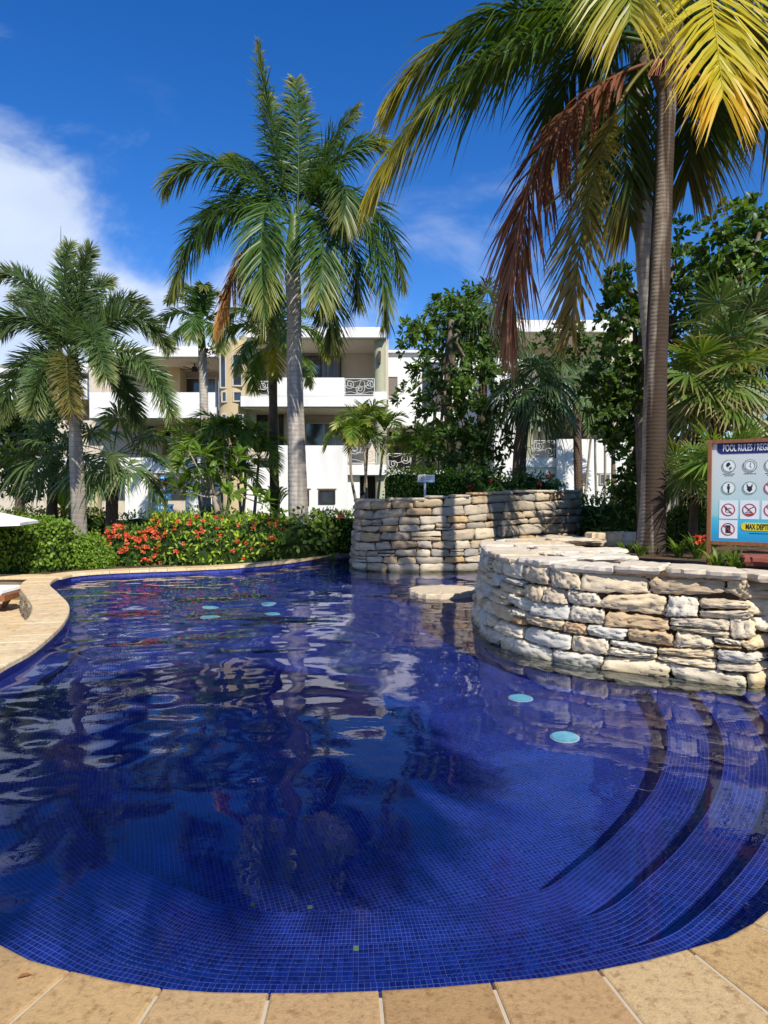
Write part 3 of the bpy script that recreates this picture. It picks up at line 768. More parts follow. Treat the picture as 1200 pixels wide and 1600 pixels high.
def stone_wall(root, path, s0, s1, z0, ztop, batter, rows, wr, mat, bulge, seed, nu, nv, gap=.012, split=.12, thin_top=True):
    r_ = np.random.default_rng(seed)
    def fn(s, z, out):
        bt = batter * (1 - (z - z0) / (ztop(s) - z0))
        p = path.at(s, 0.)
        nx = np.interp(s, path.s, path.n[:, 0]); ny = np.interp(s, path.s, path.n[:, 1])
        o = out - batter + bt
        return np.c_[p[:, 0] + nx * o, p[:, 1] + ny * o, z]
    hs = []
    while sum(hs) < 1: hs.append(r_.uniform(*rows))
    hs = np.array(hs) / sum(hs); lv = np.concatenate([[0], np.cumsum(hs)])
    def zrow(k, s):
        z = z0 + (ztop(s) - z0) * lv[k]
        if 0 < k < len(lv) - 1: z = z + .026 * vnoise(np.asarray(s) * 1.9 + k * 7.3, seed + k) + .012 * vnoise(np.asarray(s) * 5.1 + k * 3.1, seed + 50 + k)
        return z
    for k in range(len(lv) - 1):
        s = s0 - r_.uniform(0, .15)
        hh = (lv[k + 1] - lv[k]) * (ztop(np.array([(s0 + s1) / 2]))[0] - z0)
        while s < s1 - .03:
            w_ = r_.uniform(*wr) * (.75 + 1.4 * hh / .16 * .4)
            if s + w_ > s1 - .1: w_ = s1 - s
            a, b = s + gap / 2, s + w_ - gap / 2
            j1, j2 = r_.normal(0, .02, 2)
            def lo(x): return float(zrow(k, np.array([x]))[0]) + gap / 2
            def hi(x): return float(zrow(k + 1, np.array([x]))[0]) - gap / 2
            cors = [[(a + j1, lo(a)), (b + j2, lo(b)), (b - j2, hi(b)), (a - j1, hi(a))]]
            if r_.random() < split and hh > .1 and k < len(lv) - 2:
                f = r_.uniform(.35, .65); g_ = gap / 2
                ma, mb_ = lo(a) * (1 - f) + hi(a) * f, lo(b) * (1 - f) + hi(b) * f
                mb_ += r_.normal(0, .012)
                cors = [[(a, lo(a)), (b, lo(b)), (b, mb_ - g_), (a, ma - g_)], [(a, ma + g_), (b, mb_ + g_), (b, hi(b)), (a, hi(a))]]
            for c in cors:
                if r_.random() < .5:   # one dropped corner: the wedge shapes of rubble masonry
                    q_ = r_.integers(0, 4); dz = (c[2][1] - c[1][1]) * r_.uniform(.08, .3)
                    c[q_] = (c[q_][0], c[q_][1] + (dz if q_ < 2 else -dz))
                V, Q = stone_geo(c, fn, bulge * r_.uniform(.6, 1.35), .11, nu, nv, r_)
                o = np_build('stone', V, Q, mat, root)
            s += w_
    # backing behind the stones, coloured dark as shadow in their gaps
    q = np.linspace(s0, s1, int((s1 - s0) / .08) + 2); zs = np.linspace(0, 1, 6); rows_ = []
    for z_ in zs:
        zt = z0 + (ztop(q) - .02 - z0) * z_; rows_.append(fn(q, zt, np.full(len(q), -.075)))
    V = np.concatenate(rows_); n = len(q)
    i, j = np.meshgrid(np.arange(n - 1), np.arange(5)); i, j = i.ravel(), j.ravel()
    np_build('shaded_core', V, [np.stack([j * n + i, j * n + i + 1, (j + 1) * n + i + 1, (j + 1) * n + i], axis=1)], M['rubble'], root)

# near planter wall
nw_px = [(742, 984), (758, 1003), (800, 1021), (850, 1034), (930, 1047), (1000, 1055), (1080, 1065), (1180, 1078)]
NWf = [tuple(G(*p, WZ)[:2]) for p in nw_px]
NWb = [(3.0, 12.3), (2.35, 11.6), (1.65, 10.9), (1.22, 10.1)]
NWc = [(3.46, 6.22), (3.5, 5.95), (3.62, 5.3)]
nw_path = Path((NWb + NWf + NWc)[::-1], .04)
nw = thing('stone_wall', 'pale sunlit dry stone planter wall curving into the pool, coconut palm behind it', 'wall')
stone_wall(nw, nw_path, .0, nw_path.L - 1.0, -.5, lambda s: .80 + .02 * np.sin(np.asarray(s) * 2.1), .2, (.095, .2), (.2, .5), M['nearstone'],   .034, 17, 16, 11, gap=.008, split=.2)
V, q, u = join([strip(nw_path, 0, nw_path.L, .0, -.49, -.02, -1.3, .1)])
np_build('plinth', V, q, M['tile_uv'], nw, uv=u)
# soil / bedding under the flagstones
def ring_off(path, off, step=.25):
    return [tuple(p) for p in path.at(np.arange(0, path.L, step), off)]
planter_pts = [p for p in ring_off(nw_path, -.26)] + [(3.6, 12.6), (6.5, 12.6), (9, 11), (9, 5.3)]
mb = MB(); t_ = tessellate_polygon([[Vector((*p, 0)) for p in planter_pts]])
mb.add([(*p, .71) for p in planter_pts], [f for f in t_]); o = build('planter_soil', mb, M['earth'], nw)
for p in o.data.polygons:
    if p.normal.z < 0: p.flip()
# flagstone top: irregular ragged slabs, rim course then inner courses
def flag(poly, z, th, seed):
    r_ = np.random.default_rng(seed); pts = []
    n = len(poly); c = np.mean(poly, axis=0)
    for i in range(n):
        a, b = np.array(poly[i]), np.array(poly[(i + 1) % n])
        m = max(2, int(np.linalg.norm(b - a) / .07))
        for t in np.linspace(0, 1, m, endpoint=False):
            p = a + (b - a) * t; p = p + r_.normal(0, .013, 2)
            if t == 0: p = p + (c - p) * r_.uniform(.02, .1)
            pts.append(p)
    n = len(pts); V = []
    for zz_, ins in ((z - th, .03), (z - th * .55, .0), (z - .012, .004), (z, .022)):
        for p in pts:
            d = c - p; d = d / np.linalg.norm(d)
            V.append((*(p + d * ins + r_.normal(0, .003, 2)), zz_ + (r_.normal(0, .004) if zz_ > z - th else 0)))
    V.append((*c, z + .004)); V.append((*c, z - th))
    Fs = [(k_ * n + i, k_ * n + (i + 1) % n, (k_ + 1) * n + (i + 1) % n, (k_ + 1) * n + i) for k_ in range(3) for i in range(n)]
    Fs += [(3 * n + i, 3 * n + (i + 1) % n, 4 * n) for i in range(n)]
    Fs += [((i + 1) % n, i, 4 * n + 1) for i in range(n)]
    mb = MB(); mb.add(V, Fs); return mb
def orient(poly):
    a = sum(poly[i][0] * poly[(i + 1) % len(poly)][1] - poly[(i + 1) % len(poly)][0] * poly[i][1] for i in range(len(poly)))
    return poly if a > 0 else poly[::-1]
s_ = .15; k = 0
while s_ < nw_path.L - .4:
    ln = rng.uniform(.35, .8); g_ = .008
    dep = rng.uniform(.42, .6)
    poly = orient([tuple(nw_path.at(s_ + g_, -.14 + rng.normal(0, .015))), tuple(nw_path.at(s_ + ln - g_, -.14 + rng.normal(0, .015))), tuple(nw_path.at(s_ + ln - g_, -.14 - dep)), tuple(nw_path.at(s_ + g_, -.14 - dep))])
    build('flagstone', flag(poly, .875 + rng.normal(0, .008), .075, 100 + k), M['capstone'], nw)
    s_ += ln; k += 1
# inner flagstones in staggered courses towards the back
inner = ring_off(nw_path, -.75, .1)
ip = np.array(inner + [(3.3, 11.4), (3.3, 7.4)])
yy = 6.9; row = 0
while yy < 11.6:
    hgt = rng.uniform(.32, .5); xx = .9 + rng.uniform(0, .3)
    while xx < 3.6:
        wd = rng.uniform(.5, 1.0)
        cxy = (xx + wd / 2, yy + hgt / 2)
        tx, ty = cxy
        ok_ = inside(ip, np.array([tx]), np.array([ty]))[0] and not (tx > 2.95 and ty > 8.6 and ty < 11) and ty > 8.0
        if ok_:
            poly = [(xx + .012, yy + .012), (xx + wd - .012, yy + rng.normal(.012, .02)), (xx + wd - .012, yy + hgt - .012), (xx + .012, yy + hgt + rng.normal(-.012, .02))]
            build('flagstone', flag(poly, .868 + rng.normal(0, .012), .06, 300 + k), M['capstone'], nw); k += 1
        xx += wd
    yy += hgt; row += 1
# small kerb stones round the palm bed
for i, (px_, py_, wpx) in enumerate(((945, 838, 52), (985, 836, 48), (1068, 842, 44), (1095, 846, 30))):
    c = P(px_, py_, 10.9)
    hw_ = wpx / 1110 * 10.9 / 2
    build('kerb_stone', flag([(c.x - hw_, 10.8), (c.x + hw_, 10.8), (c.x + hw_, 11.15), (c.x - hw_, 11.15)], .97, .2, 500 + i), M['capstone'], nw)

# far planter wall
fw_px = [(549, 887), (556, 890.5), (600, 893), (680, 893.5), (750, 893)]
FWf = [tuple(G(*p, WZ)[:2]) for p in fw_px]
FW = [(-.62, 18.6), (-.85, 17.4)] + FWf + [(3.3, 16.35), (4.3, 16.9), (5.05, 17.8), (5.3, 18.8), (5.2, 19.6)]
fw_path = Path(FW[::-1], .05)
fw = thing('stone_wall', 'weathered grey brown dry stone wall at the far end of the pool under a hedge', 'wall')
fw_top = lambda s: 1.36 + .22 * np.clip((fw_path.L - 3.0 - np.asarray(s)) / 4.5, 0, 1)
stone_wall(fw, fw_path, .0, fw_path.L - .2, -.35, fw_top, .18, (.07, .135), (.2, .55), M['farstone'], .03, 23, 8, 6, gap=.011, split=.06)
fpl = ring_off(fw_path, -.3) + [(.0, 22), (5, 22)][::1]
mb = MB(); t_ = tessellate_polygon([[Vector((*p, 0)) for p in fpl]])
mb.add([(*p, 1.3) for p in fpl], [f for f in t_]); o = build('planter_soil', mb, M['earth'], fw)
for p in o.data.polygons:
    if p.normal.z < 0: p.flip()
s_ = .0
while s_ < fw_path.L - .3:
    ln = rng.uniform(.45, .9)
    poly = orient([tuple(fw_path.at(s_ + .008, -.12)), tuple(fw_path.at(s_ + ln - .008, -.12)), tuple(fw_path.at(s_ + ln - .008, -.5)), tuple(fw_path.at(s_ + .008, -.5))])
    build('cap_stone', flag(poly, float(fw_top(s_ + ln / 2)) + .05 + rng.normal(0, .008), .06, 700 + k), M['farstone'], fw); s_ += ln; k += 1
# stone veneer on the outside of the raised pool edge, by the patio
vs0 = edge.s[np.argmin(np.linalg.norm(edge.p - np.array(PL[3]), axis=1))]
rv = edge.p[::-1]
vp_pts = [tuple(edge.at(s_, .42)) for s_ in np.arange(vs0 - .9, s_far + .1, .2)]
vpath = Path(vp_pts, .04)
vw = thing('stone_wall', 'short stone faced side of the raised pool edge above the sunken patio', 'wall')
stone_wall(vw, vpath, .0, vpath.L, PATIO_Z, lambda s: -.055 + 0 * np.asarray(s), .0, (.2, .4), (.14, .3), M['nearstone'], .018, 41, 5, 4, gap=.01)
# flat rock in the water
rk = G(690, 925, WZ)
pts = [(rk.x + (.62 + .06 * math.sin(3 * a + 1)) * math.cos(a), 11.95 + (.62 + .08 * math.sin(2 * a)) * math.sin(a)) for a in np.linspace(0, 2 * math.pi, 14, endpoint=False)]
o = build('rock', flag(pts, WZ + .07, .16, 77), M['capstone']); tag(o, 'flat pale rock just breaking the water between the two stone walls', 'rock')
# round pool floor fittings
for px_, py_, z_, lb in ((813, 1103, -.55, 'farther of two aqua discs in the pool floor below the pale stone wall'), (883, 1162, -.6, 'nearer of two aqua discs in the pool floor below the pale stone wall'),
                         (328, 964, -.9, 'farther aqua disc of the left pair deep in the pool below the red flowers'), (329, 981, -.85, 'nearer aqua disc of the left pair deep in the pool below the red flowers'),
                         (420, 958, -.9, 'farther aqua disc of the pair deep in the middle of the pool'), (425, 973, -.85, 'nearer aqua disc of the pair deep in the middle of the pool')):
    g = G(px_, py_, -.42 if py_ > 1000 else -.44); r_ = .105 if py_ > 1000 else .12
    z_ = float(floor_z(g.x, g.y)) + .02; g.z = z_
    t = thing('pool_light', lb, 'pool light', (g.x, g.y, z_), 'aqua discs in the pool')
    zf = float(floor_z(g.x, g.y))
    mb = MB(); mb.disc(g, r_, z_ - .005, z_ + .012, 24); build('lens', mb, M['aqua'], t)
    mb = MB(); mb.disc(g, r_ + .015, zf - .02, z_ - .006, 24); build('housing', mb, M['signwhite'], t)
# skimmer mouth in the far tile band
g = G(522, 893)
s_k = edge.s[np.argmin(np.linalg.norm(edge.p - np.array([G(505, 868.5).x, G(505, 868.5).y]), axis=1))]
a, b = edge.at(s_k - .55, -.012), edge.at(s_k + .55, -.012)
mb = MB(); mb.add([(a[0], a[1], -.13), (b[0], b[1], -.13), (b[0], b[1], -.06), (a[0], a[1], -.06), (a[0] + .02, a[1] + .05, -.13), (b[0] + .02, b[1] + .05, -.13), (b[0] + .02, b[1] + .05, -.06), (a[0] + .02, a[1] + .05, -.06)],
                  [(0, 1, 2, 3), (0, 4, 5, 1), (3, 2, 6, 7), (0, 3, 7, 4), (1, 5, 6, 2)])
o = build('skimmer', mb, M['ink']); tag(o, 'dark skimmer slot in the blue tile band at the far pool edge', 'skimmer')

# ------------------------------------------------------------------ buildings
def bx(mb, x0, x1, y0, y1, D, dep):
    a = P(x0, y1, D); b = P(x1, y0, D)
    return mb.box(a.x, b.x, D, D + dep, a.z, b.z)
def bpart(name, root, x0, x1, y0, y1, D, dep, mat, label=None):
    mb = MB(); bx(mb, x0, x1, y0, y1, D, dep); o = build(name, mb, mat, root)
    if label: o['label'] = label
    return o
def window(root, x0, x1, y0, y1, D, n=2, mat='glass', fr='frame', fw=.06, name='window'):
    a = P(x0, y1, D); b = P(x1, y0, D)
    mb = MB()
    mb.box(a.x, a.x + fw, D - .05, D + .05, a.z, b.z); mb.box(b.x - fw, b.x, D - .05, D + .05, a.z, b.z)
    mb.box(a.x + fw, b.x - fw, D - .05, D + .05, a.z, a.z + fw); mb.box(a.x + fw, b.x - fw, D - .05, D + .05, b.z - fw, b.z)
    iw = (b.x - a.x - 2 * fw); pw = iw / n
    for k in range(1, n):
        xm = a.x + fw + k * pw; mb.box(xm - .025, xm + .025, D - .045, D + .045, a.z + fw, b.z - fw)
    f = build(name, mb, M[fr], root)
    for k in range(n):
        p = MB(); x = a.x + fw + k * pw
        p.box(x + (.025 if k else 0), x + pw - (.025 if k < n - 1 else 0), D - .012 + .02 * (k % 2), D + .012 + .02 * (k % 2), a.z + fw, b.z - fw); build('pane', p, M['glass_net' if mat == 'glass' and n > 1 and k % 2 else mat], f)
    return f
def column(root, xc, y0, y1, D, r, mat='olive', name='column'):
    a = P(xc, y1, D); b = P(xc, y0, D)
    mb = MB(); mb.tube([a, b], r, 20); return build(name, mb, M[mat], root, smooth=False)
def scroll_railing(root, x0, x1, y0, y1, D, big=3, seed=1, name='railing'):
    a = P(x0, y1, D); b = P(x1, y0, D); w_ = b.x - a.x; h_ = b.z - a.z
    mb = MB(); r0 = .022
    for z in (a.z, b.z): mb.tube([(a.x, D, z), (b.x, D, z)], r0, 5)
    for x in (a.x, b.x): mb.tube([(x, D, a.z), (x, D, b.z)], r0, 5)
    r_ = random.Random(seed)
    for k in range(big):
        cx = a.x + w_ * (k + .5) / big; cz = a.z + h_ * (.66 if (k + seed) % 2 else .36); rr = min(h_ * .32, w_ / big * .52)
        sg = 1 if k % 2 else -1
        pts = [(cx + sg * rr * t / 13. * math.cos(t), D, cz + rr * t / 13. * math.sin(t)) for t in np.linspace(1.5, 13., 34)]
        mb.tube(pts, .017, 4)
        e = pts[-1]
        mb.tube([e, (e[0] + sg * w_ / big * .4, D, e[2] + h_ * .12), (min(max(e[0] + sg * w_ / big * .9, a.x), b.x), D, (a.z if cz > a.z + h_ / 2 else b.z))], .015, 4)
    for k in range(3):
        z = a.z + h_ * (.12 + .38 * k)
        mb.tube([(a.x + w_ * t, D, z + .05 * math.sin(t * 9 + k)) for t in np.linspace(0, 1, 10)], .013, 4)
    return build(name, mb, M['iron'], root)

# centre block
cb = thing('hotel_building', 'white two storey balcony block with olive column behind the tall central palm', 'building', P(490, 800, 32), 'white resort blocks behind the garden')
bpart('roof_slab', cb, 384, 603, 511, 527, 30.7, 7.5, M['white'])
bpart('soffit', cb, 386, 601, 527.2, 530, 31.0, 4, M['soffit'])
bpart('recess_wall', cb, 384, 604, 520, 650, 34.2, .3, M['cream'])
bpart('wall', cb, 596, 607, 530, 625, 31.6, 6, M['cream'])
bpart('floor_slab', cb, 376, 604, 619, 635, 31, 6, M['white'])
bpart('ceiling', cb, 380, 602, 635.3, 638, 31.2, 5, M['soffit'])
bpart('parapet', cb, 432, 538, 590, 618.7, 31, .2, M['white'])
column(cb, 593.5, 527, 618, 31.3, .25)
column(cb, 595, 637, 800, 31.5, .25)
bpart('column_base', cb, 583, 604, 612, 618.8, 31.05, .55, M['white'])
scroll_railing(cb, 539, 585, 592, 617, 31.05, 3, 1)
scroll_railing(cb, 392, 431, 596, 618, 31.05, 3, 2)
window(cb, 470, 533, 556, 612, 34.05, 2, fr='dark')
window(cb, 395, 416, 545, 612, 34.05, 1, fr='dark')
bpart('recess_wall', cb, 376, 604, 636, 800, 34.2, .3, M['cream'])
bpart('pier', cb, 436, 470, 636, 720, 33.4, .8, M['cream'])
window(cb, 477, 536, 660, 720, 34.05, 2)
window(cb, 402, 417, 645, 715, 33.9, 1, fr='dark', name='door')
window(cb, 436, 443, 648, 710, 33.35, 1, fr='dark', name='door')
bpart('base_wall', cb, 434, 543, 696, 830, 31, .22, M['white'])
bpart('base_wall', cb, 374, 434, 716, 830, 31.6, .22, M['white'])
bpart('sill', cb, 374, 434, 706, 715.7, 31.5, .4, M['cream'])
bpart('window_head', cb, 496, 526, 762.5, 764, 30.95, .05, M['frame'])
window(cb, 498, 524, 765, 787, 30.98, 1, fr='dark')
bpart('window_head', cb, 474, 486, 762.5, 764, 30.95, .05, M['frame'])
window(cb, 474, 483, 765, 790, 30.98, 1, fr='dark')
window(cb, 404, 421, 719, 728, 31.57, 1, fr='dark', fw=.04)
bpart('landing_slab', cb, 543.3, 604, 726, 742, 31, 3, M['white'])
bpart('stair_wall', cb, 543.3, 562, 742.3, 830, 31.3, .22, M['white'])
scroll_railing(cb, 545, 588, 688, 724, 31.05, 2, 3)
bpart('door', cb, 562.3, 591, 744, 830, 33.2, .1, M['dark'])  # dark sheet stands for the shade inside the opening under the landing
bpart('pier', cb, 591.5, 606, 742.5, 830, 31.4, 2, M['olive'])
# bay tower
bt = MB()
bay = thing('stair_tower', 'curved beige stair tower with stacked narrow windows between two white blocks', 'tower', P(358, 800, 31), None)
zb, ztp = P(350, 830, 31).z, P(350, 528, 31).z
ctr = P(362, 700, 33.2); rad = 2.25 * .52
xa, xb = P(337, 700, 31).x, P(380, 700, 31).x
bcx = (xa + xb) / 2; brx = (xb - xa) / 2
arc = [(bcx - brx * math.cos(a), 31.7 - .4 * math.sin(a)) for a in np.linspace(0, math.pi, 15)]
V = [(x, y, zb) for x, y in arc] + [(x, y, ztp) for x, y in arc]; n = len(arc)
bt.add(V, [(i, i + 1, n + i + 1, n + i) for i in range(n - 1)] + [tuple(range(n, 2 * n))]); build('wall', bt, M['beige'], bay)
for (x0, x1, y0, y1) in ((343.5, 354, 551, 607), (363, 379, 553, 604), (346, 355, 611, 629), (364, 379, 611, 628), (346, 355, 646, 700), (366, 381, 646, 690)):
    xm = P((x0 + x1) / 2, 600, 31.4).x
    c = max(-1, min(1, (xm - bcx) / brx)); D_ = 31.7 - .4 * math.sqrt(max(.05, 1 - c * c)) - .03
    window(bay, x0, x1, y0, y1, D_, 1, fr='frame', fw=.06)
# grey half round pier right of the tower
column(bay, 387, 527, 800, 32.1, .38, 'olive', 'pier')

# left wing
lb_ = thing('hotel_building', 'white balcony block on the left with a ceiling fan under its roof', 'building', P(250, 800, 33), 'white resort blocks behind the garden')
bpart('roof_slab', lb_, 150, 339, 541, 557, 32, 7, M['white'])
bpart('soffit', lb_, 152, 337, 557.2, 560, 32.3, 5, M['soffit'])
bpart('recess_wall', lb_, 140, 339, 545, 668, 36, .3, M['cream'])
bpart('pier', lb_, 262, 281, 558, 640, 34.6, 1.2, M['beige'])
window(lb_, 286, 338, 590, 640, 35.85, 2)
window(lb_, 240, 261, 572, 640, 35.85, 1, fr='dark')
bpart('parapet', lb_, 140, 340, 613, 653, 32, .2, M['white'])
bpart('floor_slab', lb_, 140, 340, 640, 656, 32.25, 5, M['soffit'])
bpart('recess_wall', lb_, 80, 340, 657, 830, 35.6, .3, M['cream'])
for x0, x1 in ((222, 243), (204, 218)): window(lb_, x0, x1, 662, 692, 35.5, 1)
window(lb_, 254, 272, 664, 708, 35.5, 1, fr='dark', name='door')
bpart('pier', lb_, 245, 253, 657, 710, 34.8, .6, M['beige'])
bpart('parapet', lb_, 60, 340, 715, 739, 32.2, .2, M['white'])
for x0, x1 in ((80, 98), (143, 152), (232, 246)): bpart('pier', lb_, x0, x1, 739.3, 830, 32.3, .5, M['beige'])
window(lb_, 100, 118, 760, 800, 35, 1, fr='dark'); window(lb_, 235.5, 243, 742, 752, 32.25, 1, fr='white', fw=.03); window(lb_, 236, 243, 762, 786, 32.25, 1, fr='white', fw=.03)
bpart('base_wall', lb_, 196, 231.8, 739.3, 830, 32.4, .3, M['white'])
bpart('base_wall', lb_, 290, 374, 739.3, 830, 32.5, .3, M['white'])
ax = thing('hotel_building', 'far left white wing mostly hidden behind the grey trunked foxtail palm', 'building', P(40, 800, 38), 'white resort blocks behind the garden')
bpart('roof_slab', ax, -90, 152, 569, 582, 37, 6, M['white'])
bpart('recess_wall', ax, -90, 150, 575, 830, 40, .3, M['cream'])
bpart('parapet', ax, -90, 150, 592, 624, 37, .2, M['white'])
bpart('floor_slab', ax, -90, 150, 612, 628, 37.3, 3, M['soffit'])
window(ax, 20, 60, 584, 612, 39.8, 2); window(ax, 90, 130, 640, 690, 39.8, 2)
bpart('base_wall', ax, -90, 150, 712, 830, 37.2, .3, M['cream'])

# recessed white block right of centre
rb = thing('hotel_building', 'recessed plain white block with one blind covered window right of the olive column', 'building', P(680, 800, 35), 'white resort blocks behind the garden')
bpart('wall', rb, 603, 800, 551, 665, 35, .3, M['white'])
bpart('roof_slab', rb, 603, 800, 547, 550.7, 34.8, 5, M['white'])
window(rb, 602, 622, 588, 621, 34.95, 1, 'blind', 'frame', .04)
window(rb, 661, 692, 566, 640, 34.95, 2, 'glass', 'dark')
bpart('soffit', rb, 604, 800, 665.3, 668, 35, 4, M['soffit'])
bpart('recess_wall', rb, 604, 800, 668.3, 830, 37.5, .3, M['cream'])
bpart('door', rb, 608, 650, 672, 735, 37.4, .08, M['dark'])  # dark sheet painted for the shadow on the lower floor
bpart('floor_slab', rb, 604, 800, 735, 746, 34.5, 3, M['white'])
scroll_railing(rb, 606, 642, 709, 734, 34.6, 2, 4)
bpart('base_wall', rb, 604, 800, 746.3, 830, 34.7, .2, M['cream'])

# right block
rr = thing('hotel_building', 'white block on the right with spiral railing and palm shadows on its wall', 'building', P(880, 800, 31), 'white resort blocks behind the garden')
bpart('pier', rr, 772, 817, 560, 830, 31, .8, M['white'])
bpart('recess_wall', rr, 817.3, 990, 520, 830, 34, .3, M['cream'])
bpart('roof_slab', rr, 800, 990, 500, 518, 30.6, 6, M['white'])
bpart('soffit', rr, 802, 988, 518.2, 521, 30.9, 4, M['soffit'])
bpart('parapet', rr, 817.3, 990, 598, 640, 31, .2, M['white'])
bpart('floor_slab', rr, 817.3, 990, 630, 648, 31.3, 3.5, M['soffit'])
column(rr, 827, 642, 716, 31.4, .2)
scroll_railing(rr, 834, 866, 689, 715, 31.05, 2, 5)
bpart('floor_slab', rr, 817.3, 870, 716, 730, 31, 3, M['white'])
bpart('base_wall', rr, 817.3, 905, 730.3, 830, 31.1, .2, M['white'])
bpart('opening', rr, 860, 926, 655, 720, 33.9, .08, M['dark'])  # dark sheet put in for the shade inside this opening
bpart('garden_wall', rr, 870.3, 980, 686, 830, 30.8, .25, M['white'])
for x0, x1 in ((903, 919), (936.5, 953), (972, 979)):
    window(rr, x0, x1, 741, 757, 30.78, 1, 'glass', 'frame', .03)
    bpart('window_head', rr, x0 - 2, x1 + 2, 738.5, 740, 30.74, .05, M['frame'])
bpart('doorway', rr, 876, 893, 745, 768, 31.05, .04, M['olive'])

# ceiling fan
cf = P(304, 577, 33.6); t = thing('ceiling_fan', 'dark ceiling fan hanging under the left balcony roof', 'ceiling fan', cf)
mb = MB(); mb.tube([cf + Vector((0, 0, .5)), cf], .03, 6); mb.tube([cf + Vector((0, 0, .12)), cf - Vector((0, 0, .1))], [.12, .16], 10); build('motor', mb, M['dark'], t)
for k in range(5):
    a = k * 2 * math.pi / 5 + .4; mb = MB(); d = Vector((math.cos(a), math.sin(a), 0)); s = Vector((-d.y, d.x, 0)) * .07
    p0, p1 = cf + d * .14, cf + d * .68
    mb.add([p0 + s * .6, p0 - s * .6, p1 - s + Vector((0, 0, .03)), p1 + s + Vector((0, 0, .03)), p0 + s * .6 - Vector((0, 0, .012)), p0 - s * .6 - Vector((0, 0, .012)), p1 - s + Vector((0, 0, .018)), p1 + s + Vector((0, 0, .018))],
           [(0, 1, 2, 3), (7, 6, 5, 4), (0, 3, 7, 4), (1, 5, 6, 2), (2, 6, 7, 3)]); build('blade', mb, M['dark'], t)
# wall lamp on the olive column
wl_ = P(593, 557, 30.98); t = thing('wall_lamp', 'slim brown wall lamp high on the olive balcony column', 'wall lamp', wl_)
mb = MB(); mb.box(wl_.x - .06, wl_.x + .06, 30.9, 31.06, wl_.z - .12, wl_.z + .22); build('lamp_body', mb, M['trunk_dark'], t)
mb = MB(); mb.box(wl_.x - .05, wl_.x + .05, 30.88, 31.05, wl_.z - .3, wl_.z - .121); build('lamp_shade', mb, M['dark'], t)

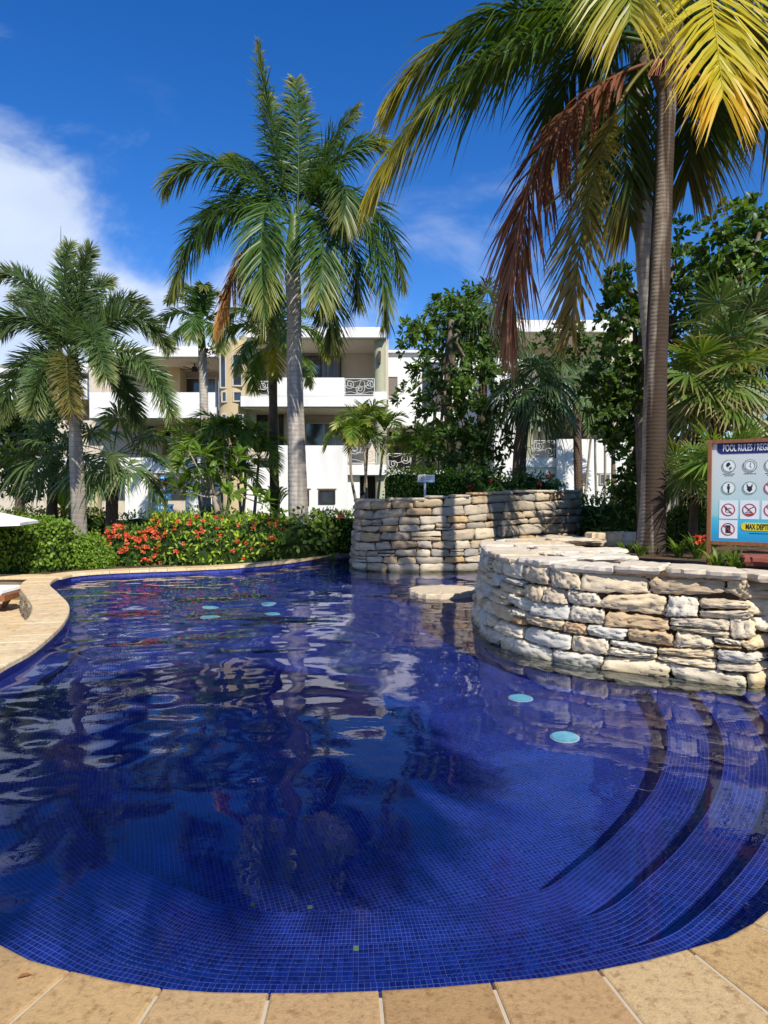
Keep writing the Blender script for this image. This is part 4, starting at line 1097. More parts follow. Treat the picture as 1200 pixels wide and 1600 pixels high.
# ------------------------------------------------------------------ vegetation builders
UP = np.array([0, 0, 1.])
def bez(p0, p1, p2, n=26):
    t = np.linspace(0, 1, n)[:, None]
    return (1 - t) ** 2 * np.array(p0) + 2 * t * (1 - t) * np.array(p1) + t * t * np.array(p2)
def frond(name, root, curve, mat, nl=60, L=.8, w=.022, sw=(25, 62), lift=15, droop=.35, plum=0, start=.14, rr=.02, r_=None, tipL=.3, baseL=.45, sides=(1, -1), jit=.12, side=None):
    r_ = r_ or rng
    C = np.array(curve); n = len(C)
    seg = np.linalg.norm(np.diff(C, axis=0), axis=1); S_ = np.concatenate([[0], np.cumsum(seg)]); S_ /= S_[-1]
    Tn = unit(np.gradient(C, axis=0))
    if side is None:
        sv = np.cross(C[n // 2] - C[0], C[-1] - C[0])
        if np.linalg.norm(sv) < .02 * np.linalg.norm(C[-1] - C[0]) ** 2: sv = np.cross(C[-1] - C[0], UP)
        if np.linalg.norm(sv) < 1e-4: sv = np.array([1., 0, 0])
        sv = unit(sv)
    else: sv = unit(side)
    Vs, Qs, Ts, UVs = [], [], [], []; o = 0
    for sd_ in sides:
        t = np.clip(np.linspace(start, 1, nl) + r_.normal(0, .3 / nl, nl), start, 1)
        B = np.stack([np.interp(t, S_, C[:, k]) for k in range(3)], axis=1)
        T = unit(np.stack([np.interp(t, S_, Tn[:, k]) for k in range(3)], axis=1))
        Sd = unit(sv - T * (T @ sv)[:, None]); N = np.cross(Sd, T)
        sgn = np.where(N[:, 2].mean() < 0, -1., 1.); N = N * sgn
        q = (t - start) / (1 - start)
        prof = np.where(q < .35, baseL + (1 - baseL) * np.sin(q / .35 * math.pi / 2), tipL + (1 - tipL) * np.cos((q - .35) / .65 * math.pi / 2) ** .8)
        Ln = L * prof * r_.uniform(1 - jit, 1 + jit * .6, nl)
        a = np.radians(sw[0] + (sw[1] - sw[0]) * q ** 1.4 + r_.normal(0, 5, nl))
        if plum: lf = np.radians(r_.uniform(-plum, plum, nl))
        else: lf = np.radians(lift + r_.normal(0, 9, nl))
        d = unit((np.cos(a) * np.cos(lf))[:, None] * Sd * sd_ + np.sin(a)[:, None] * T + (np.cos(a) * np.sin(lf))[:, None] * N)
        W = T - d * np.sum(T * d, axis=1)[:, None]; W = unit(W + .35 * r_.normal(0, 1, (nl, 1)) * N)
        dr = droop * r_.uniform(.6, 1.4, nl)
        ss = np.array([0, .35, .7, 1.]); hwid = w * np.array([.55, 1., .75, 0])
        rows = []
        for s_, h_ in zip(ss, hwid):
            p = B + (Ln * s_)[:, None] * d - (dr * Ln * s_ * s_)[:, None] * UP
            if h_ > 0: rows += [p + W * h_, p - W * h_]
            else: rows += [p]
        V = np.stack(rows, axis=1).reshape(-1, 3); b = o + np.arange(nl) * 7
        Qs += [np.stack([b, b + 2, b + 3, b + 1], axis=1), np.stack([b + 2, b + 4, b + 5, b + 3], axis=1)]
        Ts += [np.stack([b + 4, b + 6, b + 5], axis=1)]
        uvv = np.array([0, 0, .35, .35, .7, .7, 1.])
        UVs.append(np.stack([np.repeat(q, 7), np.tile(uvv, nl)], axis=1)); Vs.append(V); o += len(V)
    # rachis
    rad = rr * (1 - .85 * S_); ref = unit(sv); ring = []
    for i in range(n):
        u = unit(ref - Tn[i] * (Tn[i] @ ref)); v = np.cross(Tn[i], u)
        for k in range(4):
            an = math.pi / 2 * k; ring.append(C[i] + (u * math.cos(an) + v * math.sin(an)) * rad[i])
    V = np.array(ring); i, k = np.meshgrid(np.arange(n - 1), np.arange(4)); i, k = i.ravel(), k.ravel()
    Qs.append(o + np.stack([i * 4 + k, i * 4 + (k + 1) % 4, (i + 1) * 4 + (k + 1) % 4, (i + 1) * 4 + k], axis=1))
    Vs.append(V); UVs.append(np.stack([np.repeat(S_, 4) * .8, np.full(4 * n, .3)], axis=1))
    return np_build(name, np.concatenate(Vs), [np.concatenate(Qs), np.concatenate(Ts)], mat, root, uv=np.concatenate(UVs))
def px_frond(root, D, base, ctl, tip, dD, mat, dc=None, label=None, **kw):
    c = bez(P(*base, D), P(*ctl, D + (dD * .55 if dc is None else dc)), P(*tip, D + dD))
    o = frond('frond', root, c, mat, **kw)
    if label: o['label'] = label
    return o
def trunk(root, pts, rad, mat, n=14, name='trunk', wob=.03):
    c = catmull(pts, .12); m = len(c); q = np.linspace(0, 1, m)
    rr_ = np.interp(q, np.linspace(0, 1, len(rad)), rad) * (1 + wob * vnoise(np.arange(m) * .35, len(pts) + int(abs(pts[0][0]) * 10)) + .5 * wob * vnoise(np.arange(m) * 1.1, 9))
    mb = MB(); mb.tube(c, list(rr_), n); return build(name, mb, mat, root, smooth=True)
def fan_leaf(root, c, Fd, N, Rr, mat, n=34, arc=145, droop=.35, pet=None, r_=None, name='frond', label=None, wfree=.5, cup=.12):
    r_ = r_ or rng
    Fd = unit(np.array(Fd, dtype=float)); N = np.array(N, dtype=float); N = unit(N - Fd * (N @ Fd)); S = np.cross(N, Fd)
    a = np.radians(np.linspace(-arc, arc, n) + r_.normal(0, 1.2, n)); da = np.radians(2 * arc / n)
    d = np.cos(a)[:, None] * Fd + np.sin(a)[:, None] * S
    d = unit(d + N * (cup + r_.normal(0, .05, n))[:, None])
    Ln = Rr * (.72 + .28 * np.cos(a / 2)) * r_.uniform(.92, 1.05, n)
    W = unit(np.cross(np.broadcast_to(N, d.shape), d) + N * .45 * np.where(np.arange(n) % 2, 1, -1)[:, None])
    c = np.array(c); dr = droop * r_.uniform(.7, 1.4, n)
    rows = []
    for s_, f in ((.04, 1.), (wfree, 1.), (wfree + (1 - wfree) * .6, .42), (1., 0)):
        p = c + (Ln * s_)[:, None] * d - (dr * Ln * s_ ** 2.4)[:, None] * UP
        h_ = Rr * min(s_, wfree) * math.tan(da / 2) * f * .98
        if f: rows += [p + W * h_, p - W * h_]
        else: rows += [p]
    V = np.stack(rows, axis=1).reshape(-1, 3); b = np.arange(n) * 7
    Qs = [np.stack([b, b + 2, b + 3, b + 1], axis=1), np.stack([b + 2, b + 4, b + 5, b + 3], axis=1)]; Ts = [np.stack([b + 4, b + 6, b + 5], axis=1)]
    uv = np.stack([np.full(7 * n, .6), np.tile(np.array([0, 0, .5, .5, .8, .8, 1.]) * 1.0, n)], axis=1)
    if pet is not None:
        pts = bez(pet, (np.array(pet) + c) / 2 + UP * .12 * np.linalg.norm(c - np.array(pet)), c, 7); m = MB(); m.tube(pts, [.014, .013, .012, .011, .01, .009, .008], 4, False)
        o_ = len(V); V = np.concatenate([V, np.array(m.V)]); Qs.append(np.array(m.F) + o_); uv = np.concatenate([uv, np.full((len(m.V), 2), .2)])
    ob = np_build(name, V, [np.concatenate(Qs)] + Ts, mat, root, uv=uv)
    if label: ob['label'] = label
    return ob
def leaves(B, D, N, L, W, fold=.2, diamond=False, curl=.12):
    """B base points, D direction, N face normal; returns verts, polys"""
    B, D, N = np.asarray(B), unit(D), np.asarray(N); N = unit(N - D * np.sum(N * D, axis=1)[:, None]); S = np.cross(D, N)
    L = L[:, None]; W = W[:, None]; n = len(B)
    if diamond:
        V = np.stack([B, B + D * L * .45 + S * W / 2 + N * W * fold, B + D * L - N * L * curl, B + D * L * .45 - S * W / 2 + N * W * fold], axis=1).reshape(-1, 3)
        b = np.arange(n) * 4
        return V, [np.concatenate([np.stack([b, b + 1, b + 2], axis=1), np.stack([b, b + 2, b + 3], axis=1)])]
    m1 = B + D * L * .35; m2 = B + D * L * .74 - N * L * curl * .5; tp = B + D * L - N * L * curl
    V = np.stack([B, m1 + S * W / 2 + N * W * fold, m1, m1 - S * W / 2 + N * W * fold, m2 + S * W * .42 + N * W * fold * .8, m2, m2 - S * W * .42 + N * W * fold * .8, tp], axis=1).reshape(-1, 3)
    b = np.arange(n) * 8
    T = np.concatenate([np.stack([b, b + 1, b + 2], axis=1), np.stack([b, b + 2, b + 3], axis=1), np.stack([b + 5, b + 4, b + 7], axis=1), np.stack([b + 6, b + 5, b + 7], axis=1)])
    Q = np.concatenate([np.stack([b + 1, b + 4, b + 5, b + 2], axis=1), np.stack([b + 2, b + 5, b + 6, b + 3], axis=1)])
    return V, [T, Q]
def rosettes(C, O, k, L, W, spread=.9, r_=None, fold=.15, curl=.15):
    r_ = r_ or rng; m = len(C); C = np.repeat(C, k, axis=0); O = np.repeat(unit(O), k, axis=0); n = len(C)
    rd = r_.normal(0, 1, (n, 3)); rd = unit(rd - O * np.sum(rd * O, axis=1)[:, None])
    tl = r_.uniform(.35, 1.0, (n, 1)) * spread
    D = unit(O * (1 - tl * .75) + rd * tl)
    N = unit(O + .25 * UP + r_.normal(0, .25, (n, 3)))
    B = C + r_.normal(0, .03, (n, 3)) + D * L * .1
    return leaves(B, D, N, L * r_.uniform(.65, 1.15, n), W * r_.uniform(.7, 1.15, n), fold, False, curl)
def crown(root, blobs, mat, k, L, W, dens, r_, name='crown', inner=.55, spread=.95, squash=1.0):
    """blobs: (centre xyz, radius). dens = rosettes per square metre of blob surface"""
    Cs, Os = [], []
    for c, rad in blobs:
        n = max(4, int(dens * 4 * math.pi * rad * rad))
        d = unit(r_.normal(0, 1, (n, 3))); q = r_.uniform(inner, 1.0, n) ** .6
        bump = 1 + .18 * np.sin(d[:, 0] * 5 + c[0] * 3) * np.cos(d[:, 2] * 4 + c[2])
        Cs.append(np.array(c) + d * (rad * q * bump)[:, None] * np.array([1, 1, squash])); Os.append(d + .25 * UP)
    V, Fs = rosettes(np.concatenate(Cs), np.concatenate(Os), k, L, W, spread, r_)
    return np_build(name, V, Fs, mat, root, kind='stuff')
def limbs(root, base, blobs, mat, r0, r_, name='trunk'):
    mb = MB()
    base = [np.array(b, dtype=float) for b in base]
    c = catmull(base, .2); mb.tube(c, list(np.linspace(r0, r0 * .55, len(c))), 9)
    for cc, rad in blobs:
        cc = np.array(cc); i = r_.integers(int(len(c) * .45), len(c)); s = c[i]
        mid = (s + cc) / 2 + r_.normal(0, .12, 3) + UP * .15
        b = bez(s, mid, cc, 7); mb.tube(b, list(np.linspace(r0 * .45, r0 * .1, 7)), 6)
    return build(name, mb, mat, root, smooth=True)
def hedge(root, path_pts, hw, h, z0, mat, L, W, dens, seed, top_flat=.5, jit=.05, hvar=.04, core=True, mat2=None, frac2=0, kk=None, s_lim=None):
    """clipped hedge: cross-section a rounded box swept along a plan path"""
    r_ = np.random.default_rng(seed); pth = Path(path_pts, .1)
    per = 2 * h + 2 * hw; n = int(pth.L * per * dens)
    def sect(a):
        # a in [0,1]: front foot -> over the top -> back foot
        th = math.pi * a; c, s = np.cos(th), np.sin(th); e = top_flat
        return np.sign(c) * np.abs(c) ** e, np.abs(s) ** e
    def surf(s, a, k=1.):
        cx, cz = sect(a); hh = h * (1 + hvar * vnoise(s * 1.3, seed) + hvar * .6 * vnoise(s * 3.7, seed + 1))
        bulge = 1 + .08 * vnoise(s * 1.7 + 20, seed + 2)
        p = pth.at(s, 0); nx = np.interp(s, pth.s, pth.n[:, 0]); ny = np.interp(s, pth.s, pth.n[:, 1])
        endk = np.clip(np.minimum(s, pth.L - s) / (hw * .9), 0.02, 1) ** .35
        o = cx * hw * k * bulge * endk
        return np.c_[p[:, 0] + nx * o, p[:, 1] + ny * o, z0 + cz * hh * k * (.85 + .15 * endk)], np.c_[nx * cx, ny * cx, cz * 1.0]
    ag = np.linspace(0, 1, 400); gx_, gz_ = sect(ag); gl_ = np.concatenate([[0], np.cumsum(np.hypot(np.diff(gx_) * hw, np.diff(gz_) * h))])
    s = r_.uniform(0, pth.L, n); a = np.interp(r_.uniform(0, gl_[-1], n), gl_, ag)
    p, o = surf(s, a); o = unit(o + r_.normal(0, .35, o.shape)); p = p + r_.normal(0, jit, p.shape) - o * np.abs(r_.normal(0, jit * 1.3, (n, 1)))
    D = unit(o * .55 + r_.normal(0, .6, o.shape) + .35 * UP); N = unit(o + r_.normal(0, .45, o.shape) + .2 * UP)
    pick = r_.random(n) < frac2
    for m_, sel in ((mat, ~pick), (mat2, pick)):
        if m_ is None or not sel.any(): continue
        V, Fs = leaves(p[sel], D[sel], N[sel], L * r_.uniform(.6, 1.2, sel.sum()), W * r_.uniform(.6, 1.2, sel.sum()), .15, W < .05, .1)
        np_build('foliage', V, Fs, m_, root, kind='stuff')
    if core:  # solid dark shell added under the leaves against see-through gaps
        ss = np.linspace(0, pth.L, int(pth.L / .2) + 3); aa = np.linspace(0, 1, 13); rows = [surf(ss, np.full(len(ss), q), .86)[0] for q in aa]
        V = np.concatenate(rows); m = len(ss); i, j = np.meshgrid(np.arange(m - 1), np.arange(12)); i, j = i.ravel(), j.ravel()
        np_build('filler_core', V, [np.stack([j * m + i, j * m + i + 1, (j + 1) * m + i + 1, (j + 1) * m + i], axis=1), ], M['core'], root)
    return surf, pth
def ball_bush(root, c, rx, rz, mat, L, W, n, seed):
    r_ = np.random.default_rng(seed); d = unit(r_.normal(0, 1, (n, 3))); d[:, 2] = np.abs(d[:, 2]) * 1.0 - .15; d = unit(d)
    b = 1 + .07 * np.sin(d[:, 0] * 6 + 1) * np.sin(d[:, 1] * 5) + .05 * np.sin(d[:, 2] * 9)
    sc = np.array([rx, rx, rz]); p = np.array(c) + d * sc * (b * r_.uniform(.86, 1.03, n))[:, None]
    D = unit(d * .5 + r_.normal(0, .6, d.shape) + .3 * UP); N = unit(d + r_.normal(0, .4, d.shape))
    V, Fs = leaves(p, D, N, L * r_.uniform(.6, 1.2, n), W * r_.uniform(.6, 1.2, n), .15, True)
    np_build('foliage', V, Fs, mat, root, kind='stuff')
    u = np.linspace(0, 2 * math.pi, 17)[:-1]; v = np.linspace(-.2, math.pi / 2, 7)  # dark shell added inside the bush, as in the hedges
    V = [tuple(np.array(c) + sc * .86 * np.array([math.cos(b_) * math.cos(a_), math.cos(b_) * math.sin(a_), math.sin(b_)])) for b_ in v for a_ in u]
    mb = MB(); mb.add(V, [(j * 16 + i, j * 16 + (i + 1) % 16, (j + 1) * 16 + (i + 1) % 16, (j + 1) * 16 + i) for j in range(6) for i in range(16)]); build('filler_core', mb, M['core'], root)
def flower_mesh(seed, r=.05, petals=16):
    r_ = np.random.default_rng(seed); d = unit(r_.normal(0, 1, (petals, 3))); d[:, 2] = np.abs(d[:, 2]); B = d * r * .55
    V, Fs = leaves(B, unit(d + r_.normal(0, .7, d.shape)), d, np.full(petals, r * .95), np.full(petals, r * .75), .1, True)
    me = bpy.data.meshes.new('flower_head'); me.from_pydata([tuple(v) for v in V], [], [tuple(int(i) for i in f) for p in Fs for f in p]); return me
FLOW = {}
for k_, m_ in (('red', 'red'), ('orange', 'orange')):
    FLOW[k_] = [flower_mesh(i + (9 if k_ == 'red' else 0), .075) for i in range(4)]
    for me in FLOW[k_]: me.materials.append(M[m_])
def flower(root, p, kind, sc=1., r_=random):
    o = bpy.data.objects.new('flower_head', FLOW[kind][r_.randrange(4)]); COL.objects.link(o); o.parent = root
    o.location = Vector(p) - origin(root); o.rotation_euler = (r_.uniform(-.9, -.2), r_.uniform(-.5, .5), r_.uniform(0, 6)); o.scale = (sc,) * 3

# ------------------------------------------------------------------ palms
# tall royal palm in the middle
D = 18.0
t = thing('palm_tree', 'tallest palm in the middle with pale ringed trunk and dense dark crown', 'palm tree', P(466, 825, D), 'pinnate palms in the garden')
trunk(t, [P(467, 835, D), P(465, 760, D), P(462, 650, D), P(460, 560, D), P(459, 470, D), P(457, 428, D)], [.26, .235, .215, .205, .185, .19], M['trunk_grey'], 16)
trunk(t, [P(457, 432, D), P(458, 390, D), P(460, 335, D)], [.19, .185, .1], M['crownshaft'], 12, 'crownshaft')
RY = dict(nl=175, L=.98, w=.0185, sw=(30, 60), plum=38, droop=.4, rr=.03, baseL=.6, tipL=.4)
for (b_, c_, t_, dD) in (((456, 337), (428, 240), (404, 72), 0), ((464, 332), (470, 235), (462, 125), .4), ((462, 334), (440, 215), (420, 150), .9), ((465, 334), (505, 225), (556, 172), 1.0), ((466, 336), (540, 205), (598, 222), .5),
                         ((468, 340), (560, 230), (536, 345), -1.7), ((452, 338), (325, 195), (256, 290), .1), ((452, 346), (310, 265), (272, 452), -.9), ((455, 346), (395, 250), (412, 468), -2.1),
                         ((455, 350), (400, 330), (415, 515), 1.0), ((466, 348), (520, 280), (498, 470), -2.1), ((468, 344), (606, 262), (602, 505), -.6), ((466, 390), (520, 360), (517, 538), 1.0),
                         ((455, 338), (400, 225), (352, 255), 1.8), ((468, 342), (600, 245), (628, 440), .8), ((460, 334), (490, 250), (520, 220), 1.9), ((455, 342), (350, 260), (318, 372), 1.2), ((464, 346), (565, 320), (560, 470), 1.4)):
    px_frond(t, D, b_, c_, t_, dD, M['royal'], **RY)
o = px_frond(t, D, (452, 392), (385, 325), (337, 515), -.3, M['brown2'], label='dead brown frond hanging down', nl=150, L=.62, w=.022, sw=(45, 70), plum=50, droop=.9, rr=.03)

# foxtail palm on the left
D = 16.2
t = thing('palm_tree', 'foxtail palm with bushy plume fronds and grey trunk beside the clipped hedge', 'palm tree', P(122, 850, D), 'pinnate palms in the garden')
trunk(t, [P(124, 868, D), P(123, 800, D), P(120, 730, D), P(116, 640, D), P(115, 600, D)], [.19, .168, .155, .135, .12], M['trunk_grey'], 16)
trunk(t, [P(115, 606, D), P(115, 570, D), P(116, 540, D)], [.125, .115, .06], M['crownshaft'], 12, 'crownshaft')
FX = dict(nl=310, L=.56, w=.0145, sw=(30, 50), plum=80, droop=.14, rr=.022, tipL=.55, baseL=.7, start=.12)
for (b_, c_, t_, dD) in (((114, 560), (92, 430), (108, 385), .1), ((116, 560), (118, 430), (142, 388), .3), ((117, 560), (140, 430), (172, 440), 1.4), ((112, 560), (50, 400), (-8, 432), .3), ((112, 562), (45, 440), (-32, 540), -.5),
                         ((112, 566), (40, 510), (0, 650), .5), ((118, 562), (195, 440), (262, 540), .3), ((118, 566), (225, 500), (268, 650), -.4), ((116, 562), (135, 455), (166, 590), -2.0),
                         ((118, 570), (190, 540), (214, 660), .7), ((113, 570), (70, 540), (50, 640), -1.2), ((114, 558), (60, 440), (20, 470), 1.8), ((117, 558), (180, 440), (226, 480), 1.7)):
    px_frond(t, D, b_, c_, t_, dD, M['foxtail'], **FX)
o = px_frond(t, D, (115, 575), (94, 520), (112, 642), -1.5, M['foxtail_old'], label='aged yellow green frond hanging against the trunk', **FX)
c = bez(P(96, 420, D), P(95, 390, D), P(95, 352, D), 6); mb = MB(); mb.tube(c, [.012, .012, .011, .01, .008, .003], 5); build('spear_leaf', mb, M['fan'], t)

# slender palm before the left block
D = 27.0
t = thing('palm_tree', 'slender palm with green crownshaft before the left balcony', 'palm tree', P(320, 800, D), 'pinnate palms in the garden')
trunk(t, [P(323, 812, D), P(320, 700, D), P(318, 600, D), P(316, 545, D)], [.2, .175, .16, .16], M['trunk_grey'])
trunk(t, [P(316, 547, D), P(314, 520, D), P(314, 500, D)], [.155, .15, .08], M['crownshaft'], 10, 'crownshaft')
for (b_, c_, t_, dD) in (((314, 505), (270, 460), (240, 520), 0), ((314, 505), (285, 440), (262, 470), .8), ((314, 505), (300, 430), (290, 452), .5), ((314, 505), (325, 440), (345, 465), .3), ((314, 506), (350, 465), (366, 530), 0), ((314, 508), (280, 490), (262, 550), -1), ((314, 508), (340, 490), (345, 548), -1), ((314, 505), (318, 430), (318, 448), -.6), ((314, 506), (300, 470), (300, 530), -1.4)):
    px_frond(t, D, b_, c_, t_, dD, M['royal'], nl=90, L=.7, w=.024, sw=(30, 60), plum=30, droop=.35, rr=.03)
fr_ = MB(); p_ = P(329, 548, D - .25)
for k_ in range(60):
    q_ = p_ + Vector((rng.normal(0, .11), rng.normal(0, .08), rng.normal(0, .12))); fr_.tube([q_, q_ + Vector((0, 0, .05))], [.03, .02], 5)
o = build('fruit_bunch', fr_, M['clay'], t, kind='stuff')

# palm behind the tall one, with a yellow frond
D = 23.0
t = thing('palm_tree', 'palm with one bright yellow frond, close behind the tallest palm', 'palm tree', P(428, 800, D), 'pinnate palms in the garden')
trunk(t, [P(430, 810, D), P(428, 720, D), P(427, 640, D), P(426, 580, D)], [.17, .15, .14, .14], M['trunk_dark'])
trunk(t, [P(426, 584, D), P(427, 560, D), P(428, 535, D)], [.14, .13, .07], M['crownshaft'], 10, 'crownshaft')
for (b_, c_, t_, dD) in (((427, 540), (370, 470), (340, 545), -.2), ((427, 540), (380, 450), (356, 500), .7), ((428, 540), (400, 440), (385, 470), .5), ((428, 540), (440, 450), (450, 462), .6), ((428, 542), (480, 470), (512, 560), .2), ((428, 540), (470, 455), (500, 500), .9), ((427, 545), (385, 505), (372, 580), -1.2), ((428, 548), (470, 520), (482, 598), -.8), ((428, 548), (395, 530), (395, 610), .9), ((428, 542), (440, 480), (460, 560), -1.6)):
    px_frond(t, D, b_, c_, t_, dD, M['areca'], nl=95, L=.66, w=.023, sw=(30, 60), plum=30, droop=.35, rr=.028)
px_frond(t, D, (428, 540), (428, 500), (431, 590), -1.3, M['yellow'], label='yellow frond hanging from the crown', nl=50, L=.62, w=.024, sw=(35, 60), lift=10, droop=.3, rr=.028)

# coconut palms on the right
D = 10.2
t = thing('coconut_palm', 'nearer coconut palm with striped brown trunk and yellow and red fronds', 'palm tree', P(1016, 858, D), 'coconut palms behind the pale stone wall')
trunk(t, [P(1015, 870, D), P(1017, 840, D), P(1021, 740, D), P(1024, 600, D), P(1029, 470, D), P(1036, 300, D), P(1042, 160, D), P(1043, 90, D)], [.215, .172, .16, .152, .142, .132, .122, .14], M['trunk_coco'], 18, wob=.02)
mb = MB(); mb.tube([P(1043, 150, D), P(1043, 100, D), P(1044, 50, D)], [.13, .26, .24], 12); build('fibre_sheath', mb, M['trunk_dark'], t)
CO = dict(jit=.26, nl=165, L=1.15, w=.0195, sw=(28, 66), lift=8, droop=.62, rr=.04, tipL=.32, baseL=.55, start=.2)
CS = dict(CO); CS.update(nl=135)
px_frond(t, D, (1040, 62), (800, -70), (611, 150), .3, M['coco'], **CO)
px_frond(t, D, (1040, 75), (762, -18), (581, 292), -.3, M['coco'], **CO)
px_frond(t, D, (1030, 95), (800, 145), (796, 505), .5, M['brown'], label='dead red brown frond hanging to the lower end', nl=170, L=1.05, w=.022, sw=(30, 72), plum=30, droop=.7, rr=.03, tipL=.5, baseL=.5, start=.1, side=(-.2, .9, .3))
px_frond(t, D, (1036, 85), (918, 150), (893, 515), -.9, M['coco_olive'], label='olive yellow frond with pale midrib hanging down', nl=110, L=.95, w=.021, sw=(30, 62), lift=10, droop=.25, rr=.035, tipL=.4, baseL=.4, start=.3)
px_frond(t, D, (1050, 40), (1088, -260), (1130, 150), -2.6, M['coco_yellow'], label='bright yellow frond facing the pool', nl=96, L=1.05, w=.0175, sw=(30, 62), lift=6, droop=.35, rr=.035, tipL=.5, baseL=.6, start=.35, side=(1, .1, 0))
px_frond(t, D, (1040, 45), (985, -240), (985, 30), -2.5, M['coco_ygreen'], label='yellow green frond left of the bright yellow one', nl=90, L=1.0, w=.0165, sw=(30, 60), lift=6, droop=.5, rr=.035, tipL=.5, baseL=.6, start=.35)
px_frond(t, D, (1052, 60), (1250, -60), (1250, 370), .1, M['coco_olive'], nl=84, L=1.1, w=.02, sw=(30, 66), lift=5, droop=.7, rr=.04, tipL=.4, baseL=.5, start=.2)
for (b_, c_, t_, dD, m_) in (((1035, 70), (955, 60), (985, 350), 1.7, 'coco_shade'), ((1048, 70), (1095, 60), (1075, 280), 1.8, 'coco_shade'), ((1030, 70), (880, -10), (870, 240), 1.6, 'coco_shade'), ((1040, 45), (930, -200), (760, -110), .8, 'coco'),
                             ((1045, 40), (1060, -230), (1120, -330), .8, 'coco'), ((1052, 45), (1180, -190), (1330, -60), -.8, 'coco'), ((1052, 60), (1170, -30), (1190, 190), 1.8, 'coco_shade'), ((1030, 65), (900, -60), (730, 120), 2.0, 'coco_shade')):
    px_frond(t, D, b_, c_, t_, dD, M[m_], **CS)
# coconut flower stalks at the crown base
mb = MB()
for k_ in range(14):
    p0 = P(1040, 95, D - .15); a_ = rng.uniform(-2.6, -.2); mb.tube([p0, p0 + Vector((math.cos(a_) * .25, -.12, -.05)), p0 + Vector((math.cos(a_) * .42, -.2, -.32))], [.014, .01, .006], 4)
build('flower_stalks', mb, M['clay'], t)
D = 12.0
t = thing('coconut_palm', 'farther coconut palm, its grey trunk crossing behind the nearer one', 'palm tree', P(1040, 830, D), 'coconut palms behind the pale stone wall')
trunk(t, [P(1042, 842, D), P(1041, 760, D), P(1031, 640, D), P(1014, 480, D), P(1004, 330, D), P(1000, 190, D), P(1006, 40, D)], [.2, .18, .165, .155, .145, .14, .14], M['trunk_grey'], 16)
mb = MB(); mb.tube([P(1002, 120, D), P(1005, 70, D), P(1008, 10, D)], [.145, .24, .2], 12); build('fibre_sheath', mb, M['trunk_dark'], t)
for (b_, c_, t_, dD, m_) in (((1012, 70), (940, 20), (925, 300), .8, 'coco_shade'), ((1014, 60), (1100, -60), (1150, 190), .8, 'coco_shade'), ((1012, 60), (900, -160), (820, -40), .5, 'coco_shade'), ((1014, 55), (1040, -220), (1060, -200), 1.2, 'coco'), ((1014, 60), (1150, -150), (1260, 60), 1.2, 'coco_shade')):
    px_frond(t, D, b_, c_, t_, dD, M[m_], **CS)

# leaning palm on the deck behind the viewer: its shade lies on the left of the pool
x_, y_, h_ = 2.39, -2.23, 8.2; r2_ = np.random.default_rng(51)
t = thing('coconut_palm', 'leaning coconut palm on the deck behind the viewer, shading the left of the pool', 'palm tree', (-1.2, -3.4, 0))
trunk(t, [(-1.2, -3.4, -.03), (-.5, -3.25, 2.2), (1.0, -2.8, 5.3), (x_, y_, h_)], [.22, .17, .15, .14], M['trunk_coco'])
for k in range(24):
    a = k * 2.4 + r2_.uniform(-.2, .2); e = r2_.uniform(-.1, 1.0); ln = r2_.uniform(1.7, 2.1); dh = np.array([math.cos(a), math.sin(a), 0])
    c0 = np.array([x_, y_, h_ + .1])
    frond('frond', t, bez(c0, c0 + dh * ln * .5 + UP * ln * .55 * e, c0 + dh * ln * (.95 - .15 * abs(e)) + UP * ln * (e * .45 - .45)), M['coco'], **CS)

# clumping areca palms
def areca(label, D, stems, mat, L=.5, nl=30, group='clumping feather palms by the building', z0=800, lenpx=75, seed=1, mtr='palebark'):
    r_ = np.random.default_rng(seed); b0 = stems[0][0]
    t = thing('areca_palm', label, 'palm tree', P(b0[0], b0[1], D), group)
    for (bs, tp, k) in stems:
        dd = D + r_.uniform(-.5, .5)
        trunk(t, [P(*bs, dd), P((bs[0] + tp[0]) / 2 + r_.normal(0, 2), (bs[1] + tp[1]) / 2, dd), P(*tp, dd)], [.055, .048, .04], M[mtr], 8, 'stem')
        for j in range(k):
            a = (j + r_.uniform(-.3, .3)) / k * 2 * math.pi; e = lenpx * r_.uniform(.75, 1.15); top = tp[1] - 6
            dx = math.cos(a) * e * .62; dy = math.sin(a) * e * .62 / F * dd
            px_frond(t, dd, (tp[0], top), (tp[0] + dx * .5, top - e * .62), (tp[0] + dx, top - e * r_.uniform(-.35, .45)), dy, mat, nl=nl, L=L, w=.02, sw=(32, 60), lift=28, droop=.25, rr=.014, r_=r_)
    return t
areca('feathery palm clump with pale thin stems before the white wall and dark opening', 26, [((560, 800), (548, 690), 8), ((574, 800), (566, 668), 8), ((589, 795), (601, 680), 8), ((566, 800), (574, 700), 6)], M['areca'], seed=3, lenpx=62, L=.55)
areca('yellowish feather palm low before the recessed block and spiral railing', 24.5, [((640, 800), (645, 715), 8), ((655, 800), (662, 700), 7), ((668, 800), (676, 725), 6)], M['areca'], seed=5, lenpx=62, L=.55)
areca('big feathery palm clump at the foot of the beige stair tower', 22.5, [((315, 830), (306, 715), 8), ((335, 830), (330, 700), 8), ((352, 830), (355, 692), 8), ((375, 830), (382, 702), 8), ((395, 830), (404, 722), 7), ((345, 830), (345, 750), 7), ((380, 830), (372, 755), 7)], M['areca'], seed=7, lenpx=82, L=.6, nl=36)
areca('slim feather palm whose trunk leans before the right white garden wall', 27.5, [((912, 790), (925, 664), 8), ((932, 790), (930, 640), 7), ((945, 790), (942, 600), 6), ((966, 790), (958, 640), 6)], M['fan_dark'], seed=9, lenpx=70, L=.6)
